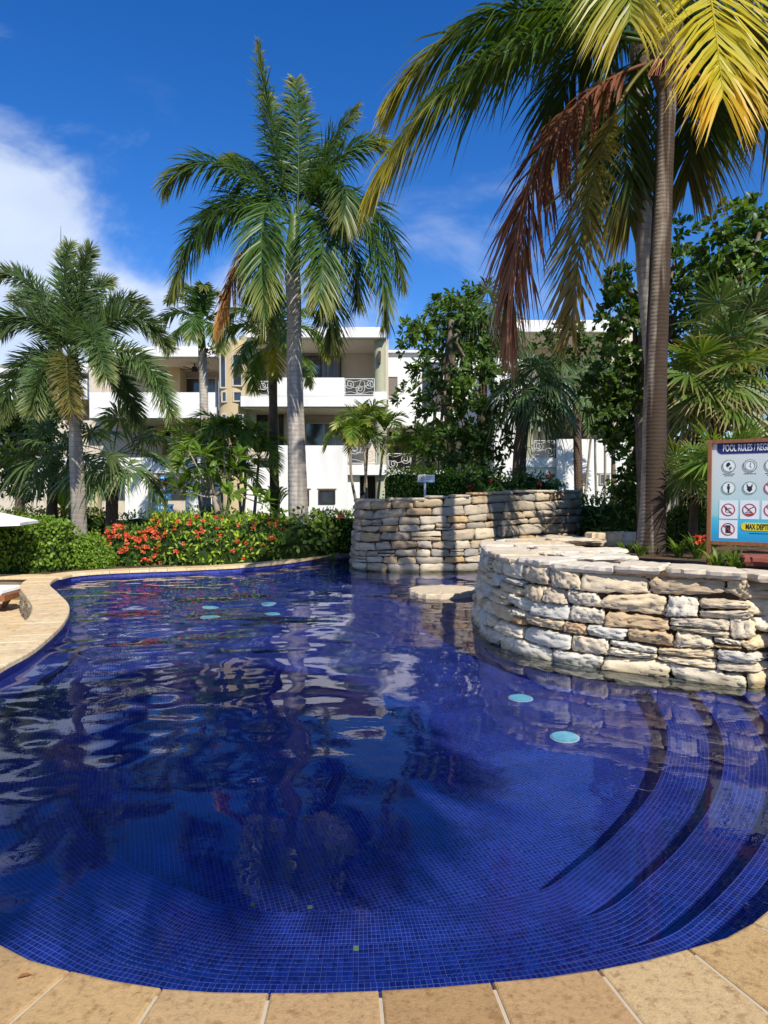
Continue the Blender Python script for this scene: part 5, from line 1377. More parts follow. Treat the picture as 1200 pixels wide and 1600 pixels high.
t = areca('feather palm poking above the dark broadleaf tree', 22.5, [((722, 800), (722, 500), 9)], M['areca'], seed=12, lenpx=95, L=.5, nl=34)

# fan palms
def fan_palm(label, D, base, crown_px, n, Rr, mat, seed, group='fan palms in the garden', trad=.13, low=-.75, hi=.95, pet=.9, droop=.4, mid=None, tmat='trunk_dark', skirt=0, skmat=None, front=0):
    r_ = np.random.default_rng(seed)
    t = thing('fan_palm', label, 'palm tree', P(*base, D), group)
    top = P(*crown_px, D)
    trunk(t, [P(*base, D)] + ([P(*mid, D)] if mid else []) + [top], [trad * 1.15, trad, trad * .9], M[tmat])
    c0 = np.array(top)
    for k in range(n):
        a = k * 2.39996 + r_.uniform(-.3, .3); el = math.asin(np.clip(low + (hi - low) * (k + .5) / n + r_.normal(0, .06), -.98, .98))
        d = np.array([math.cos(a) * math.cos(el), math.sin(a) * math.cos(el) - front * .3, math.sin(el)]); d = unit(d)
        c = c0 + d * pet * r_.uniform(.8, 1.15)
        c = c - UP * pet * .18 * (1 - max(0, el))
        N = unit(UP * (1 if el > -.5 else .4) - d * max(0, math.sin(el)) * 1.0 + r_.normal(0, .18, 3))
        fw_ = unit(d - UP * (.35 if el < .6 else .0))
        if el < .45: fw_ = unit(d * .75 - UP * .6 + r_.normal(0, .15, 3)); N = unit(np.array([d[0], d[1], 0]) * .75 + UP * .65 + r_.normal(0, .2, 3))
        fan_leaf(t, c, fw_, N, Rr * r_.uniform(.85, 1.12), mat, droop=droop, pet=c0 + r_.normal(0, .03, 3), r_=r_)
    for k in range(skirt):
        a = k / skirt * 2 * math.pi + r_.uniform(-.2, .2); d = np.array([math.cos(a), math.sin(a), -.9])
        fan_leaf(t, c0 + unit(d) * pet * .75, unit(d - UP * .8), unit(np.array([math.cos(a), math.sin(a), .5])), Rr * .95, skmat or mat, droop=.5, pet=c0 - UP * .1, r_=r_, label='dry hanging leaf')
    return t
fan_palm('weeping fan palm with short brown trunk among the left hedges', 17.4, (174, 830), (177, 712), 20, .74, M['fan'], 21, trad=.14, droop=.5, pet=1.05, front=.5, low=-.6)
fan_palm('weeping fan palm behind the grey foxtail trunk', 18.6, (80, 830), (84, 720), 15, .78, M['fan'], 22, trad=.13, droop=.55, pet=.8, front=.5, low=-.5)
fan_palm('dark fan palm with a curved brown trunk over the far stone wall', 19.0, (810, 765), (828, 602), 20, .86, M['fan_dark'], 23, trad=.17, droop=.8, pet=.7, mid=(814, 690), low=-.8)
fan_palm('dark fan palm before the right balcony, half hidden by hanging fronds', 22.5, (905, 800), (900, 600), 15, .84, M['fan_dark'], 24, trad=.13, droop=.8, pet=.85, low=-.6)
fan_palm('dark fan palm crown rising behind the broadleaf tree', 21.5, (748, 800), (758, 500), 16, .95, M['fan_dark'], 25, trad=.14, droop=.7, pet=.8)
fan_palm('bushy thatch palm with dry leaf tips above the pool rules sign', 11.6, (1118, 850), (1118, 590), 24, .72, M['thatch'], 26, trad=.12, droop=.22, pet=.62, low=-.75, skirt=3, skmat=M['thatch_dry'], front=.6)
fan_palm('green thatch palm beyond the coconut trunks, upper crown', 12.8, (1165, 850), (1165, 520), 20, .8, M['fan_dark'], 27, trad=.12, droop=.25, pet=.75, front=.4)
fan_palm('young bright green fan palm standing behind the pool rules sign', 9.6, (1142, 850), (1140, 726), 11, .5, M['fan_bright'], 28, trad=.05, droop=.15, pet=.38, low=.0, front=.4)
fan_palm('small yellow green fan palm between the coconut trunk and the sign', 10.4, (1082, 845), (1086, 752), 12, .5, M['thatch'], 29, trad=.06, droop=.3, pet=.42, low=-.4, front=.4)

# ------------------------------------------------------------------ broadleaf trees
def tree(name, label, D, base, tops, blobs, mat, k, L, W, dens, seed, r0=.14, bark='bark', group='broadleaf trees in the garden', mat2=None, blobs2=None, **kw):
    r_ = np.random.default_rng(seed)
    t = thing(name, label, 'tree', P(*base, D), group)
    bl = [(np.array(P(x, y, D + dd)), rp / F * D) for x, y, rp, dd in blobs]
    limbs(t, [P(*base, D)] + [P(x, y, D) for x, y in tops], bl, M[bark], r0, r_)
    crown(t, bl, mat, k, L, W, dens, r_, **kw)
    if blobs2:
        bl2 = [(np.array(P(x, y, D + dd)), rp / F * D) for x, y, rp, dd in blobs2]
        crown(t, bl2, mat2, k, L, W, dens, r_, 'young_foliage', **kw)
    return t
tree('broadleaf_tree', 'tall dark glossy leaved tree behind the small white sign', 20.0, (705, 800), [(705, 700), (700, 600), (705, 500)],
     [(655, 530, 30, 0), (690, 505, 38, .3), (730, 520, 40, .5), (760, 560, 34, .4), (665, 580, 26, -.3), (705, 570, 44, 0), (745, 600, 42, 0), (640, 615, 20, -.4), (690, 640, 38, -.2), (735, 660, 46, 0), (770, 690, 34, 0), (700, 700, 38, -.3), (740, 730, 46, -.2), (685, 750, 32, -.4), (660, 780, 20, -.3), (725, 470, 26, .4)],
     M['broad'], 8, .23, .08, 9, 31, inner=.3, mat2=M['broad_light'], blobs2=[(645, 518, 22, -.5), (662, 690, 24, -.8), (725, 610, 20, -1.0)])
tree('almond_tree', 'dense sea almond tree rising behind both coconut trunks', 15.5, (1010, 830), [(1005, 700), (1000, 600), (1010, 480)],
     [(975, 440, 28, 0), (1000, 470, 36, .3), (965, 495, 28, -.2), (990, 540, 42, .2), (1060, 370, 26, .3), (1072, 420, 30, .2), (1050, 480, 40, .4), (960, 590, 40, .2), (1000, 620, 46, .3), (960, 650, 40, .4), (1060, 560, 46, .6), (990, 690, 40, .6), (1060, 650, 46, .8), (1000, 750, 36, .6), (930, 620, 26, .4), (1085, 720, 40, .8), (975, 745, 26, .4)],
     M['seagrape'], 8, .185, .085, 16, 33, r0=.2, mat2=M['broad_light'], blobs2=[(968, 450, 16, -.5), (962, 530, 20, -.6), (1078, 400, 14, -.5)])
tree('almond_tree', 'broad leaved tree at the right edge above the thatch palms', 14.0, (1185, 840), [(1180, 650), (1160, 520), (1165, 420)],
     [(1135, 345, 26, 0), (1165, 370, 40, .2), (1130, 400, 34, 0), (1195, 330, 34, .3), (1195, 420, 46, .2), (1140, 450, 42, 0), (1105, 440, 22, 0), (1180, 490, 48, .3), (1120, 510, 40, .4), (1230, 380, 50, .3), (1240, 500, 60, .4), (1110, 590, 50, .8), (1180, 600, 60, .8), (1220, 690, 50, .6), (1150, 700, 60, 1.0), (1100, 760, 46, 1.0), (1180, 780, 46, 1.0)],
     M['seagrape'], 8, .19, .095, 14, 34, r0=.18)
tree('broadleaf_tree', 'dark tree at the left edge behind the white parasol', 21.0, (30, 830), [(32, 740), (30, 680)],
     [(5, 660, 36, 0), (45, 650, 36, .4), (70, 640, 30, .5), (15, 700, 36, 0), (55, 700, 34, .5), (-20, 690, 40, 0), (10, 740, 34, .3), (90, 645, 26, .3), (45, 750, 34, .4), (-25, 640, 36, .3), (80, 700, 30, .6), (-20, 750, 36, .2)],
     M['broad'], 7, .22, .09, 10, 35, r0=.16, mat2=M['broad_light'], blobs2=[(80, 628, 18, -.6), (8, 640, 14, -.5)])
tree('broadleaf_tree', 'shaded dark tree hanging over the right white garden wall', 24.0, (958, 800), [(958, 700), (955, 640)], [(925, 560, 34, 0), (900, 540, 30, 0), (955, 600, 40, 0), (960, 660, 34, 0), (985, 690, 30, 0), (885, 530, 30, .4), (850, 545, 26, .8), (915, 600, 22, .2)], M['broad'], 7, .22, .09, 8, 36, r0=.09)
# frangipani: forked pale trunk and rosettes of long leaves
D = 18.8
t = thing('frangipani_tree', 'frangipani with pale forked trunk and rosettes of long leaves', 'tree', P(342, 812, D), 'broadleaf trees in the garden')
tips = [(288, 728), (300, 748), (318, 712), (338, 722), (350, 706), (330, 742), (365, 734), (280, 766), (308, 772), (375, 756), (398, 774), (296, 706), (360, 774), (372, 716), (412, 788), (274, 744), (345, 758)]
mb = MB(); rr_ = np.random.default_rng(41)
base = P(342, 830, D); fork = P(335, 775, D); fork2 = P(352, 760, D)
mb.tube([base, P(340, 800, D), fork], [.09, .075, .06], 8); mb.tube([fork, P(345, 768, D), fork2], [.05, .045, .04], 7)
Cs, Os = [], []
for i, (x, y) in enumerate(tips):
    e = P(x, y, D + rr_.uniform(-.9, .7)); s = fork if x < 338 else fork2
    mb.tube(bez(s, (s + e) / 2 + Vector((0, 0, -.1)), e, 6), [.035, .028, .024, .021, .018, .015], 6)
    Cs.append(e); Os.append(unit(np.array(e - s)) * .6 + UP * .7)
build('trunk', mb, M['palebark'], t, smooth=True)
V, Fs = rosettes(np.array([tuple(c) for c in Cs]), np.array(Os), 17, .44, .115, 1.0, rr_, .1, .25)
np_build('crown', V, Fs, M['plum'], t, kind='stuff')
# cycad
D = 20.0
t = thing('cycad', 'upright cycad with stiff feather leaves left of the tallest palm trunk', 'plant', P(430, 812, D))
for k in range(22):
    a = k * 2.4; e = rng.uniform(.35, 1.0); c0 = P(430, 808, D)
    tip = c0 + Vector((math.cos(a) * .62 * e, math.sin(a) * .5 * e, .95 - .28 * e)); ctl = c0 + Vector((math.cos(a) * .22 * e, math.sin(a) * .2 * e, .75))
    frond('frond', t, bez(c0, ctl, tip), M['cycad'], nl=44, L=.17, w=.011, sw=(35, 60), lift=25, droop=.0, rr=.012, start=.12)
mb = MB(); mb.tube([P(430, 826, D), P(430, 806, D)], [.13, .11], 9); build('stem', mb, M['trunk_dark'], t)
# banana leaf plant
D = 19.6
t = thing('banana_plant', 'banana plant with one broad dark leaf behind the foxtail trunk', 'plant', P(100, 820, D))
mb = MB(); mb.tube([P(100, 830, D), P(98, 790, D)], [.09, .07], 8); build('stem', mb, M['crownshaft'], t)
for (x, y, dd) in ((78, 778, -.3), (104, 752, .2), (118, 772, .3), (88, 758, .5)):
    c = bez(P(98, 792, D), P((98 + x) / 2, y - 14, D + dd), P(x, y, D + dd), 9); V = []
    sd_ = unit(np.cross(c[-1] - c[0], [0, 1, .2]))
    for i, p in enumerate(c):
        h_ = .17 * math.sin(math.pi * min(1, .08 + i / 9)) ** .6
        V += [p + sd_ * h_ + UP * .05, p, p - sd_ * h_ + UP * .05]
    mb = MB(); mb.add(V, [f for i in range(8) for f in ((3 * i, 3 * i + 1, 3 * i + 4, 3 * i + 3), (3 * i + 1, 3 * i + 2, 3 * i + 5, 3 * i + 4))]); build('leaf', mb, M['plum'], t)

# ------------------------------------------------------------------ hedges
hz = lambda y, D: P(600, y, D).z
def gp(*pts): return [(P(x, 800, D).x, D) for x, D in pts]
GH = 'hedges and shrubs round the pool'
t = thing('hedge', 'clipped green hedge behind the low grey patio wall', 'hedge', (*gp((20, 14.6))[0], 0), GH)
hedge(t, gp((-110, 14.5), (-20, 14.55), (60, 14.7), (114, 15.0)), .62, hz(813, 14.6), -.03, M['hedge_l'], .085, .055, 620, 1, .32)
t = thing('hedge', 'farther light green hedge strip showing above the clipped hedge', 'hedge', (*gp((60, 19))[0], 0), GH)
hedge(t, gp((-40, 18.8), (30, 19), (110, 19.2), (165, 19.3)), .6, hz(795, 19), -.03, M['hedge_y'], .08, .05, 260, 2, .35)
t = thing('bush', 'rounded green bush at the foot of the foxtail trunk', 'bush', (*gp((135, 15.3))[0], 0), GH)
ball_bush(t, (*gp((137, 15.35))[0], 0), .58, hz(836, 15.3), M['hedge_l'], .07, .045, 3600, 3)
t = thing('ixora_bush', 'ixora bush covered in red orange flower heads beside the pool', 'bush', (*gp((205, 16))[0], 0), GH)
surf, pth = hedge(t, gp((165, 15.9), (205, 15.95), (255, 16.1)), .62, hz(818, 16), -.03, M['hedge_d'], .085, .05, 330, 4, .55, hvar=.1, mat2=M['hedge_l'], frac2=.35)
r_ = random.Random(4); rn_ = np.random.default_rng(44)
for k in range(72):
    s_ = pth.L * (r_.random() ** 1.2) * .98; a = r_.uniform(.005, .3) if r_.random() < .7 else r_.uniform(.3, .6)
    fa = 1 - a if pth.n[0][1] > 0 else a
    p, o = surf(np.array([s_]), np.array([fa])); flower(t, p[0] + o[0] * .03, 'orange' if r_.random() < .55 else 'red', r_.uniform(.5, .95), r_)
t = thing('hedge', 'yellow green mixed hedge with scattered red flowers along the far coping', 'hedge', (*gp((340, 16.4))[0], 0), GH)
surf, pth = hedge(t, gp((240, 16.15), (300, 16.3), (370, 16.7), (440, 17.5)), .72, hz(806, 16.4), -.03, M['hedge_y'], .12, .05, 250, 5, .5, hvar=.07, mat2=M['hedge_d'], frac2=.35, jit=.08)
for k in range(60):
    s_ = pth.L * r_.random() ** 1.3; a = r_.uniform(.0, .45); fa = 1 - a if pth.n[0][1] > 0 else a
    p, o = surf(np.array([s_]), np.array([fa])); flower(t, p[0] + o[0] * .03, 'red' if r_.random() < .6 else 'orange', r_.uniform(.4, .75), r_)
t = thing('sea_grape_bush', 'sea grape bush with round pale green leaves under the tallest palm', 'bush', (*gp((460, 17.6))[0], 0), GH)
hedge(t, gp((405, 16.9), (450, 17.5), (505, 18.6)), .7, hz(806, 17.5), -.03, M['grape'], .13, .12, 85, 6, .6, hvar=.12, jit=.12, mat2=M['hedge_d'], frac2=.45)
t = thing('hedge', 'green hedge end with one red hibiscus meeting the far stone wall', 'hedge', (*gp((535, 19))[0], 0), GH)
surf, pth = hedge(t, gp((490, 18.6), (520, 19.2), (556, 20.2)), .75, hz(799, 19.2), -.03, M['hedge_y'], .1, .045, 260, 7, .5, hvar=.06, mat2=M['hedge_l'], frac2=.4)
flower(t, P(532, 808, 18.5), 'red', 1.3, r_)
t = thing('shrubs', 'loose low shrubs along the foot of the white lower wall', 'shrub', (*gp((520, 27))[0], 0), GH); t.name = 'shrub_row'
hedge(t, gp((470, 26.5), (540, 26.8), (600, 27)), .5, hz(783, 26.8), -.03, M['hedge_l'], .14, .06, 90, 8, .8, hvar=.3, jit=.12)
t = thing('hedge', 'clipped bright hedge on top of the far stone wall', 'hedge', (*gp((640, 17.6))[0], 1.3), GH)
hedge(t, gp((604, 17.6), (640, 17.4), (690, 17.5), (720, 17.6)), .5, hz(734, 17.5) - 1.3, 1.3, M['hedge_y'], .075, .045, 420, 9, .35, mat2=M['hedge_l'], frac2=.5)
t = thing('hedge', 'dark leafy shrub row with red blooms on the far stone wall', 'hedge', (*gp((800, 18))[0], 1.3), GH)
surf, pth = hedge(t, gp((700, 17.7), (760, 17.8), (820, 18.2), (868, 18.9)), .55, hz(742, 18) - 1.35, 1.35, M['hedge_d'], .12, .05, 250, 10, .6, hvar=.2, jit=.1)
for x, y in ((733, 762), (738, 766), (784, 772), (858, 744), (768, 752), (842, 757)):
    flower(t, P(x, y, 17.25), 'red', .8, r_)
t = thing('shrub_row', 'dark spiky shrubs in shade between the far wall and the coconut trunk', 'shrub', (*gp((960, 18))[0], 0), GH)
hedge(t, gp((900, 19.0), (960, 17.5), (1010, 16.5), (1045, 15.6)), .85, hz(775, 17.5), -.03, M['hedge_d'], .2, .05, 120, 11, .8, hvar=.15, jit=.12)
t = thing('bush', 'round clipped dark green bush right of the coconut trunks', 'bush', P(1070, 855, 10.9), GH)
c_ = P(1072, 850, 11.0); ball_bush(t, tuple(c_), .40, .58, M['hedge_d'], .062, .036, 3600, 12)
t = thing('shrub_row', 'low dark shrubs closing the view behind the pool rules sign', 'shrub', (*gp((1150, 12))[0], .8), GH)
hedge(t, gp((1060, 13.2), (1120, 12.4), (1180, 12), (1260, 11.6)), .6, 1.25, .6, M['hedge_d'], .16, .07, 170, 13, .7, hvar=.2, jit=.12)
t = thing('hedge', 'shaded hedge line behind the frangipani and blue signpost', 'hedge', (*gp((260, 21))[0], 0), GH)
hedge(t, gp((150, 20.6), (230, 21), (330, 21), (420, 21.2)), .6, hz(798, 21), -.03, M['hedge_d'], .1, .05, 150, 14, .6, hvar=.1)
# strappy lilies and leafy weeds at the foot of the sign and palm
def lily(label, px_, py_, D, n, Lm, seed, red=0, group='strappy plants on the planter wall'):
    r_ = np.random.default_rng(seed); c = P(px_, py_, D); c.z = .71; Lm += .12; t = thing('lily_plant', label, 'plant', c, group)
    V, Fs, o = [], [], 0
    for k in range(n):
        a = r_.uniform(0, 6.28); b0 = np.array(c) + np.array([math.cos(a), math.sin(a), 0]) * r_.uniform(0, .06) ; Lk = Lm * r_.uniform(.6, 1.1); out = r_.uniform(.25, .75)
        cu = bez(b0, b0 + UP * Lk * .6 + np.array([math.cos(a), math.sin(a), 0]) * Lk * out * .3, b0 + np.array([math.cos(a), math.sin(a), 0]) * Lk * out + UP * Lk * r_.uniform(.35, .8), 6)
        s = np.array([-math.sin(a), math.cos(a), 0])
        for i, p in enumerate(cu):
            h_ = .014 * (1, 1.25, 1.2, 1, .65, .05)[i]; V += [p + s * h_, p - s * h_]
        Fs += [(o + 2 * i, o + 2 * i + 1, o + 2 * i + 3, o + 2 * i + 2) for i in range(5)]; o += 12
    np_build('foliage', np.array(V), [np.array(Fs)], M['lily'], t, kind='stuff')
    rr2 = random.Random(seed)
    for k in range(red): flower(t, c + Vector((rr2.uniform(-.07, .07), -.1, rr2.uniform(.2, .27))), 'red', .8, rr2)
lily('strappy green plant with a red bloom left of the sign post', 1090, 862, 9.4, 34, .3, 1, 2)
lily('strappy green plant at the foot of the sign post', 1122, 868, 8.0, 26, .3, 2)
lily('strappy green plant below the sign board', 1150, 868, 7.75, 22, .28, 3)
lily('broad tufts of green leaves at the right foot of the coconut palm', 1062, 858, 9.6, 26, .24, 4)
lily('small green tuft against the coconut palm trunk', 1002, 860, 9.85, 18, .2, 5)
lily('small green tuft left of the coconut palm trunk', 978, 856, 10.0, 18, .2, 6)

# ------------------------------------------------------------------ things
# pool rules sign
ux = Vector((.8, -.6, 0)); un = Vector((-.6, -.8, 0)); o0 = P(1105, 850, 8.3); Hs = P(1105, 688, 8.3).z - o0.z; Ws = 1.18
sg = thing('pool_rules_sign', 'blue and white pool rules board in a varnished wooden frame', 'sign', o0)
def sp(u, v, d=0.): return o0 + ux * u + Vector((0, 0, v)) + un * d
def sbox(mb, u0, u1, v0, v1, d0, d1):
    V = [sp(u, v, d) for d in (d0, d1) for u, v in ((u0, v0), (u1, v0), (u1, v1), (u0, v1))]
    return mb.add(V, [(0, 3, 2, 1), (4, 5, 6, 7), (0, 1, 5, 4), (1, 2, 6, 5), (2, 3, 7, 6), (3, 0, 4, 7)])
def spoly(mb, pts, d0, d1):
    n = len(pts); V = [sp(u, v, d0) for u, v in pts] + [sp(u, v, d1) for u, v in pts]
    return mb.add(V, [tuple(range(n))[::-1], tuple(range(n, 2 * n))] + [(i, (i + 1) % n, n + (i + 1) % n, n + i) for i in range(n)])
fwid = .042
sm_ = bpy.data.materials.new('printed_gradient'); n, l, b = nodes(sm_)
t_ = n.new('ShaderNodeTexCoord'); sx_ = n.new('ShaderNodeSeparateXYZ'); l.new(t_.outputs['Object'], sx_.inputs[0])
nz_ = n.new('ShaderNodeTexNoise'); nz_.inputs['Scale'].default_value = 4; l.new(t_.outputs['Object'], nz_.inputs['Vector'])
ma_ = n.new('ShaderNodeMath'); ma_.operation = 'MULTIPLY_ADD'; ma_.inputs[1].default_value = .06; l.new(nz_.outputs['Fac'], ma_.inputs[0]); l.new(sx_.outputs[2], ma_.inputs[2])
mr_ = n.new('ShaderNodeMapRange'); mr_.inputs['From Min'].default_value = 0; mr_.inputs['From Max'].default_value = Hs; l.new(ma_.outputs[0], mr_.inputs['Value'])
r_g = ramp(n, [(.0, (.02, .22, .5)), (.14, (.02, .36, .62)), (.27, (.08, .5, .66)), (.31, (.3, .6, .64)), (.5, (.5, .64, .64)), (.8, (.62, .66, .65))]); l.new(mr_.outputs[0], r_g.inputs[0]); l.new(r_g.outputs[0], b.inputs['Base Color']); b.inputs['Roughness'].default_value = .35
mb = MB(); sbox(mb, fwid, Ws - fwid, fwid, Hs - fwid, -.02, .0); build('panel', mb, sm_, sg)
for nm, (a0, a1, b0, b1) in (('frame_post', (0, fwid, -.55, Hs)), ('frame_post', (Ws - fwid, Ws, -.55, Hs)), ('frame_rail', (fwid, Ws - fwid, Hs - fwid, Hs - .001)), ('frame_rail', (fwid, Ws - fwid, .001, fwid))):
    mb = MB(); sbox(mb, a0, a1, b0, b1, -.05, .035); build(nm, mb, M['wood'], sg)
hv = Hs - fwid - .002; hb = Hs - .165
hd = [(.095, hv), (.095, hb + .06)] + [(.155 - .06 * math.cos(a), hb + .06 - .06 * math.sin(a)) for a in np.linspace(.15, math.pi / 2, 7)] + [(Ws - .155 + .06 * math.sin(a), hb + .06 - .06 * math.cos(a)) for a in np.linspace(0, math.pi / 2 - .1, 7)] + [(Ws - .095, hv)]
mb = MB(); spoly(mb, hd, .001, .004); build('header_panel', mb, M['navy'], sg)
def text(root, s, u, v, size, mat, d, xs=.62, align='LEFT', bold=.012, name='lettering'):
    cu = bpy.data.curves.new(name, 'FONT'); cu.body = s; cu.size = size; cu.extrude = .0008; cu.offset = bold * size; cu.align_x = align
    cu.materials.append(mat); ob = bpy.data.objects.new(name, cu); COL.objects.link(ob); ob.parent = root
    mtx = Matrix((ux, Vector((0, 0, 1)), un)).transposed().to_4x4(); mtx.translation = sp(u, v, d) - origin(root)
    bpy.context.view_layer.update()
    me = bpy.data.meshes.new_from_object(ob.evaluated_get(bpy.context.evaluated_depsgraph_get())); bpy.data.objects.remove(ob)
    me.name = name; o2 = link(name, me, mat, root); o2.matrix_local = mtx @ Matrix.Diagonal((xs, 1, 1, 1)); return o2
text(sg, 'POOL RULES / REGLAMENTO', .155, hb + .03, .108, M['whiteink'], .0055, .5, bold=.012)
def circle(u, v, r, k=20, a0=0, a1=2 * math.pi): return [(u + r * math.cos(a), v + r * math.sin(a)) for a in np.linspace(a0, a1, k, endpoint=False)]
def ring(u, v, r, wd, mat, slash=False):
    mb = MB(); n_ = 24; V = []
    for d in (.0045, .0065):
        for rr3 in (r, r - wd): V += [sp(u + rr3 * math.cos(2 * math.pi * i / n_), v + rr3 * math.sin(2 * math.pi * i / n_), d) for i in range(n_)]
    q = lambda layer, i: layer * n_ + i % n_
    Fs = []
    for i in range(n_):
        Fs += [(q(2, i), q(2, i + 1), q(3, i + 1), q(3, i)), (q(0, i), q(0, i + 1), q(2, i + 1), q(2, i)), (q(3, i), q(3, i + 1), q(1, i + 1), q(1, i))]
    mb.add(V, Fs)
    if slash:
        c, s = math.cos(R(135)), math.sin(R(135)); w2 = wd / 2; ri = r - wd * .5
        spoly(mb, [(u + c * ri - s * w2, v + s * ri + c * w2), (u + c * ri + s * w2, v + s * ri - c * w2), (u - c * ri + s * w2, v - s * ri - c * w2), (u - c * ri - s * w2, v - s * ri + c * w2)][::-1], .0072, .0085)
    return build('ring', mb, mat, sg)
def glyph(polys, mat='ink'):
    mb = MB()
    for p in polys: spoly(mb, p, .0045, .0062)
    return build('pictogram', mb, M[mat], sg)
cu0, du, cr_ = .222, .2185, .068
rows_v = [Hs - .305, Hs - .555, Hs - .805, Hs - 1.03]
for rI in range(4):
    for cI in range(4 if rI < 3 else 1):
        u, v = cu0 + du * cI, rows_v[rI]
        if rI >= 2 or (rI == 1 and cI < 2):
            if rI >= 2:
                mb = MB(); sbox(mb, u - .097, u + .097, v - .105, v + .105, .001, .003); build('icon_card', mb, M['signwhite'], sg)
        redr = rI >= 2 or (rI == 1 and cI >= 2)
        mb = MB(); spoly(mb, circle(u, v, cr_ - .006), .003, .0042); build('icon_disc', mb, M['signwhite'], sg)
        ring(u, v, cr_ + .004, .010 if redr else .006, M['redring'] if redr else M['greenring'], redr)
        if rI == 0 and cI == 0:   # shower head and drops
            glyph([[(u - .03, v + .005), (u - .012, v - .014), (u + .018, v + .018), (u + .004, v + .045), (u - .02, v + .035)], [(u + .002, v - .04), (u + .012, v - .046), (u + .036, v - .02), (u + .028, v - .012)], [(u + .0, v - .022), (u + .008, v - .03), (u + .022, v - .012), (u + .014, v - .006)]])
        elif rI == 0 and cI == 1:  # clock
            ring(u, v, .052, .004, M['ink']); glyph([[(u - .003, v), (u + .003, v - .002), (u + .012, v + .034), (u + .007, v + .036)], [(u - .002, v + .003), (u - .003, v - .003), (u + .012, v - .024), (u + .016, v - .02)]])
        elif rI == 1 and cI == 0:  # standing figure
            glyph([circle(u, v + .036, .011, 10), [(u - .014, v + .022), (u - .014, v - .012), (u - .008, v - .014), (u - .008, v - .056), (u + .008, v - .056), (u + .008, v - .014), (u + .014, v - .012), (u + .014, v + .022)][::-1][::-1]])
        elif rI == 1 and cI == 1:  # bathing suit
            glyph([[(u - .03, v + .045), (u - .024, v + .045), (u - .014, v + .018), (u + .014, v + .018), (u + .024, v + .045), (u + .03, v + .045), (u + .028, v + .012), (u + .022, v - .002), (u + .028, v - .022), (u + .0, v - .048), (u - .028, v - .022), (u - .022, v - .002), (u - .028, v + .012)][::-1]])
        elif rI == 2 and cI == 0:  # running
            glyph([circle(u - .024, v + .026, .009, 9), [(u - .034, v + .014), (u - .02, v + .014), (u + .004, v + .018), (u + .034, v + .018), (u + .034, v + .012), (u - .008, v + .01), (u - .018, v - .006), (u - .024, v - .03), (u - .03, v - .03), (u - .028, v + .0)][::-1], [(u - .02, v - .036), (u + .03, v - .036), (u + .03, v - .031), (u - .02, v - .031)]])
        elif rI == 2 and cI == 1:  # diving
            glyph([[(u - .045, v - .034), (u + .03, v - .034), (u + .03, v - .028), (u - .045, v - .028)], [(u - .03, v - .024), (u - .022, v - .024), (u + .006, v + .008), (u + .046, v + .03), (u + .042, v + .037), (u + .0, v + .016)]])
            glyph([[(u - .05, v - .042), (u + .05, v - .042), (u + .03, v - .06), (u - .03, v - .06)][::-1]], 'redring')
        elif rI == 3:              # camera / phone
            glyph([[(u - .026, v - .044), (u + .026, v - .044), (u + .026, v + .046), (u - .026, v + .046)]]); glyph([[(u + .002, v - .03), (u + .021, v - .03), (u + .021, v + .03), (u + .002, v + .03)]], 'metal')
for rI, cI, n_ in ((0, 0, 2), (0, 1, 1), (0, 2, 2), (0, 3, 1)):   # two lines of print too fine to read
    u = cu0 + du * cI
    for k in range(n_):
        mb = MB(); w_ = .062 - .018 * k; x = u - w_
        while x < u + w_:
            q_ = min(x + rng.uniform(.012, .03), u + w_); sbox(mb, x, q_, rows_v[0] - .094 - .019 * k, rows_v[0] - .087 - .019 * k, .001, .0022); x = q_ + .006
        build('small_print', mb, M['ink'], sg)
mb = MB(); yv = rows_v[3] + .035; spoly(mb, circle(.40, yv, .045, 10, math.pi / 2, 1.5 * math.pi + .01) + circle(.98, yv, .045, 10, -math.pi / 2, math.pi / 2 + .01), .002, .004); build('yellow_tag', mb, M['yellowtag'], sg)
text(sg, 'MAX DEPTH', .405, yv - .028, .085, M['ink'], .0052, .54, bold=.026)
mb = MB(); sbox(mb, .44, .72, yv - .078, yv - .071, .001, .002); build('small_print', mb, M['navy'], sg)
# red clay ground at the foot of the sign
c_ = P(1190, 866, 7.9)
mb = flag([(c_.x - .35, 7.6), (c_.x + .5, 7.3), (c_.x + .6, 8.3), (c_.x - .1, 8.4)], .90, .1, 901); o = build('paving_slab', mb, M['clay']); tag(o, 'brick red slab lying under the pool rules sign', 'slab')

# blue direction sign in the garden
def arrow_board(root, c, w_, h_, left, mat, lines, D_):
    x0, x1, z0, z1 = c.x - w_ / 2, c.x + w_ / 2, c.z - h_ / 2, c.z + h_ / 2; tp_ = h_ * .55
    pts = [(x0 + tp_, z0), (x1, z0), (x1 - .04, (z0 + z1) / 2), (x1, z1), (x0 + tp_, z1), (x0, (z0 + z1) / 2)] if left else [(x0, z0), (x1 - tp_, z0), (x1, (z0 + z1) / 2), (x1 - tp_, z1), (x0, z1), (x0 + .04, (z0 + z1) / 2)]
    V = [(x, D_ - .02, z) for x, z in pts] + [(x, D_ + .02, z) for x, z in pts]; n = 6
    mb = MB(); mb.add(V, [tuple(range(n)), tuple(range(n, 2 * n))[::-1]] + [(i, n + i, n + (i + 1) % n, (i + 1) % n) for i in range(n)]); b_ = build('board', mb, mat, root)
    mb = MB(); x = x0 + tp_ * 1.2
    rz = random.Random(int(c.x * 100))
    while x < x1 - .14:
        q_ = x + rz.uniform(.02, .05)
        if rz.random() < .85: mb.box(x, q_, D_ - .024, D_ - .0205, c.z - h_ * rz.uniform(.12, .24), c.z + h_ * rz.uniform(.1, .26))
        x = q_ + .018
    if mb.V: build('lettering', mb, lines, b_)
D = 19.9
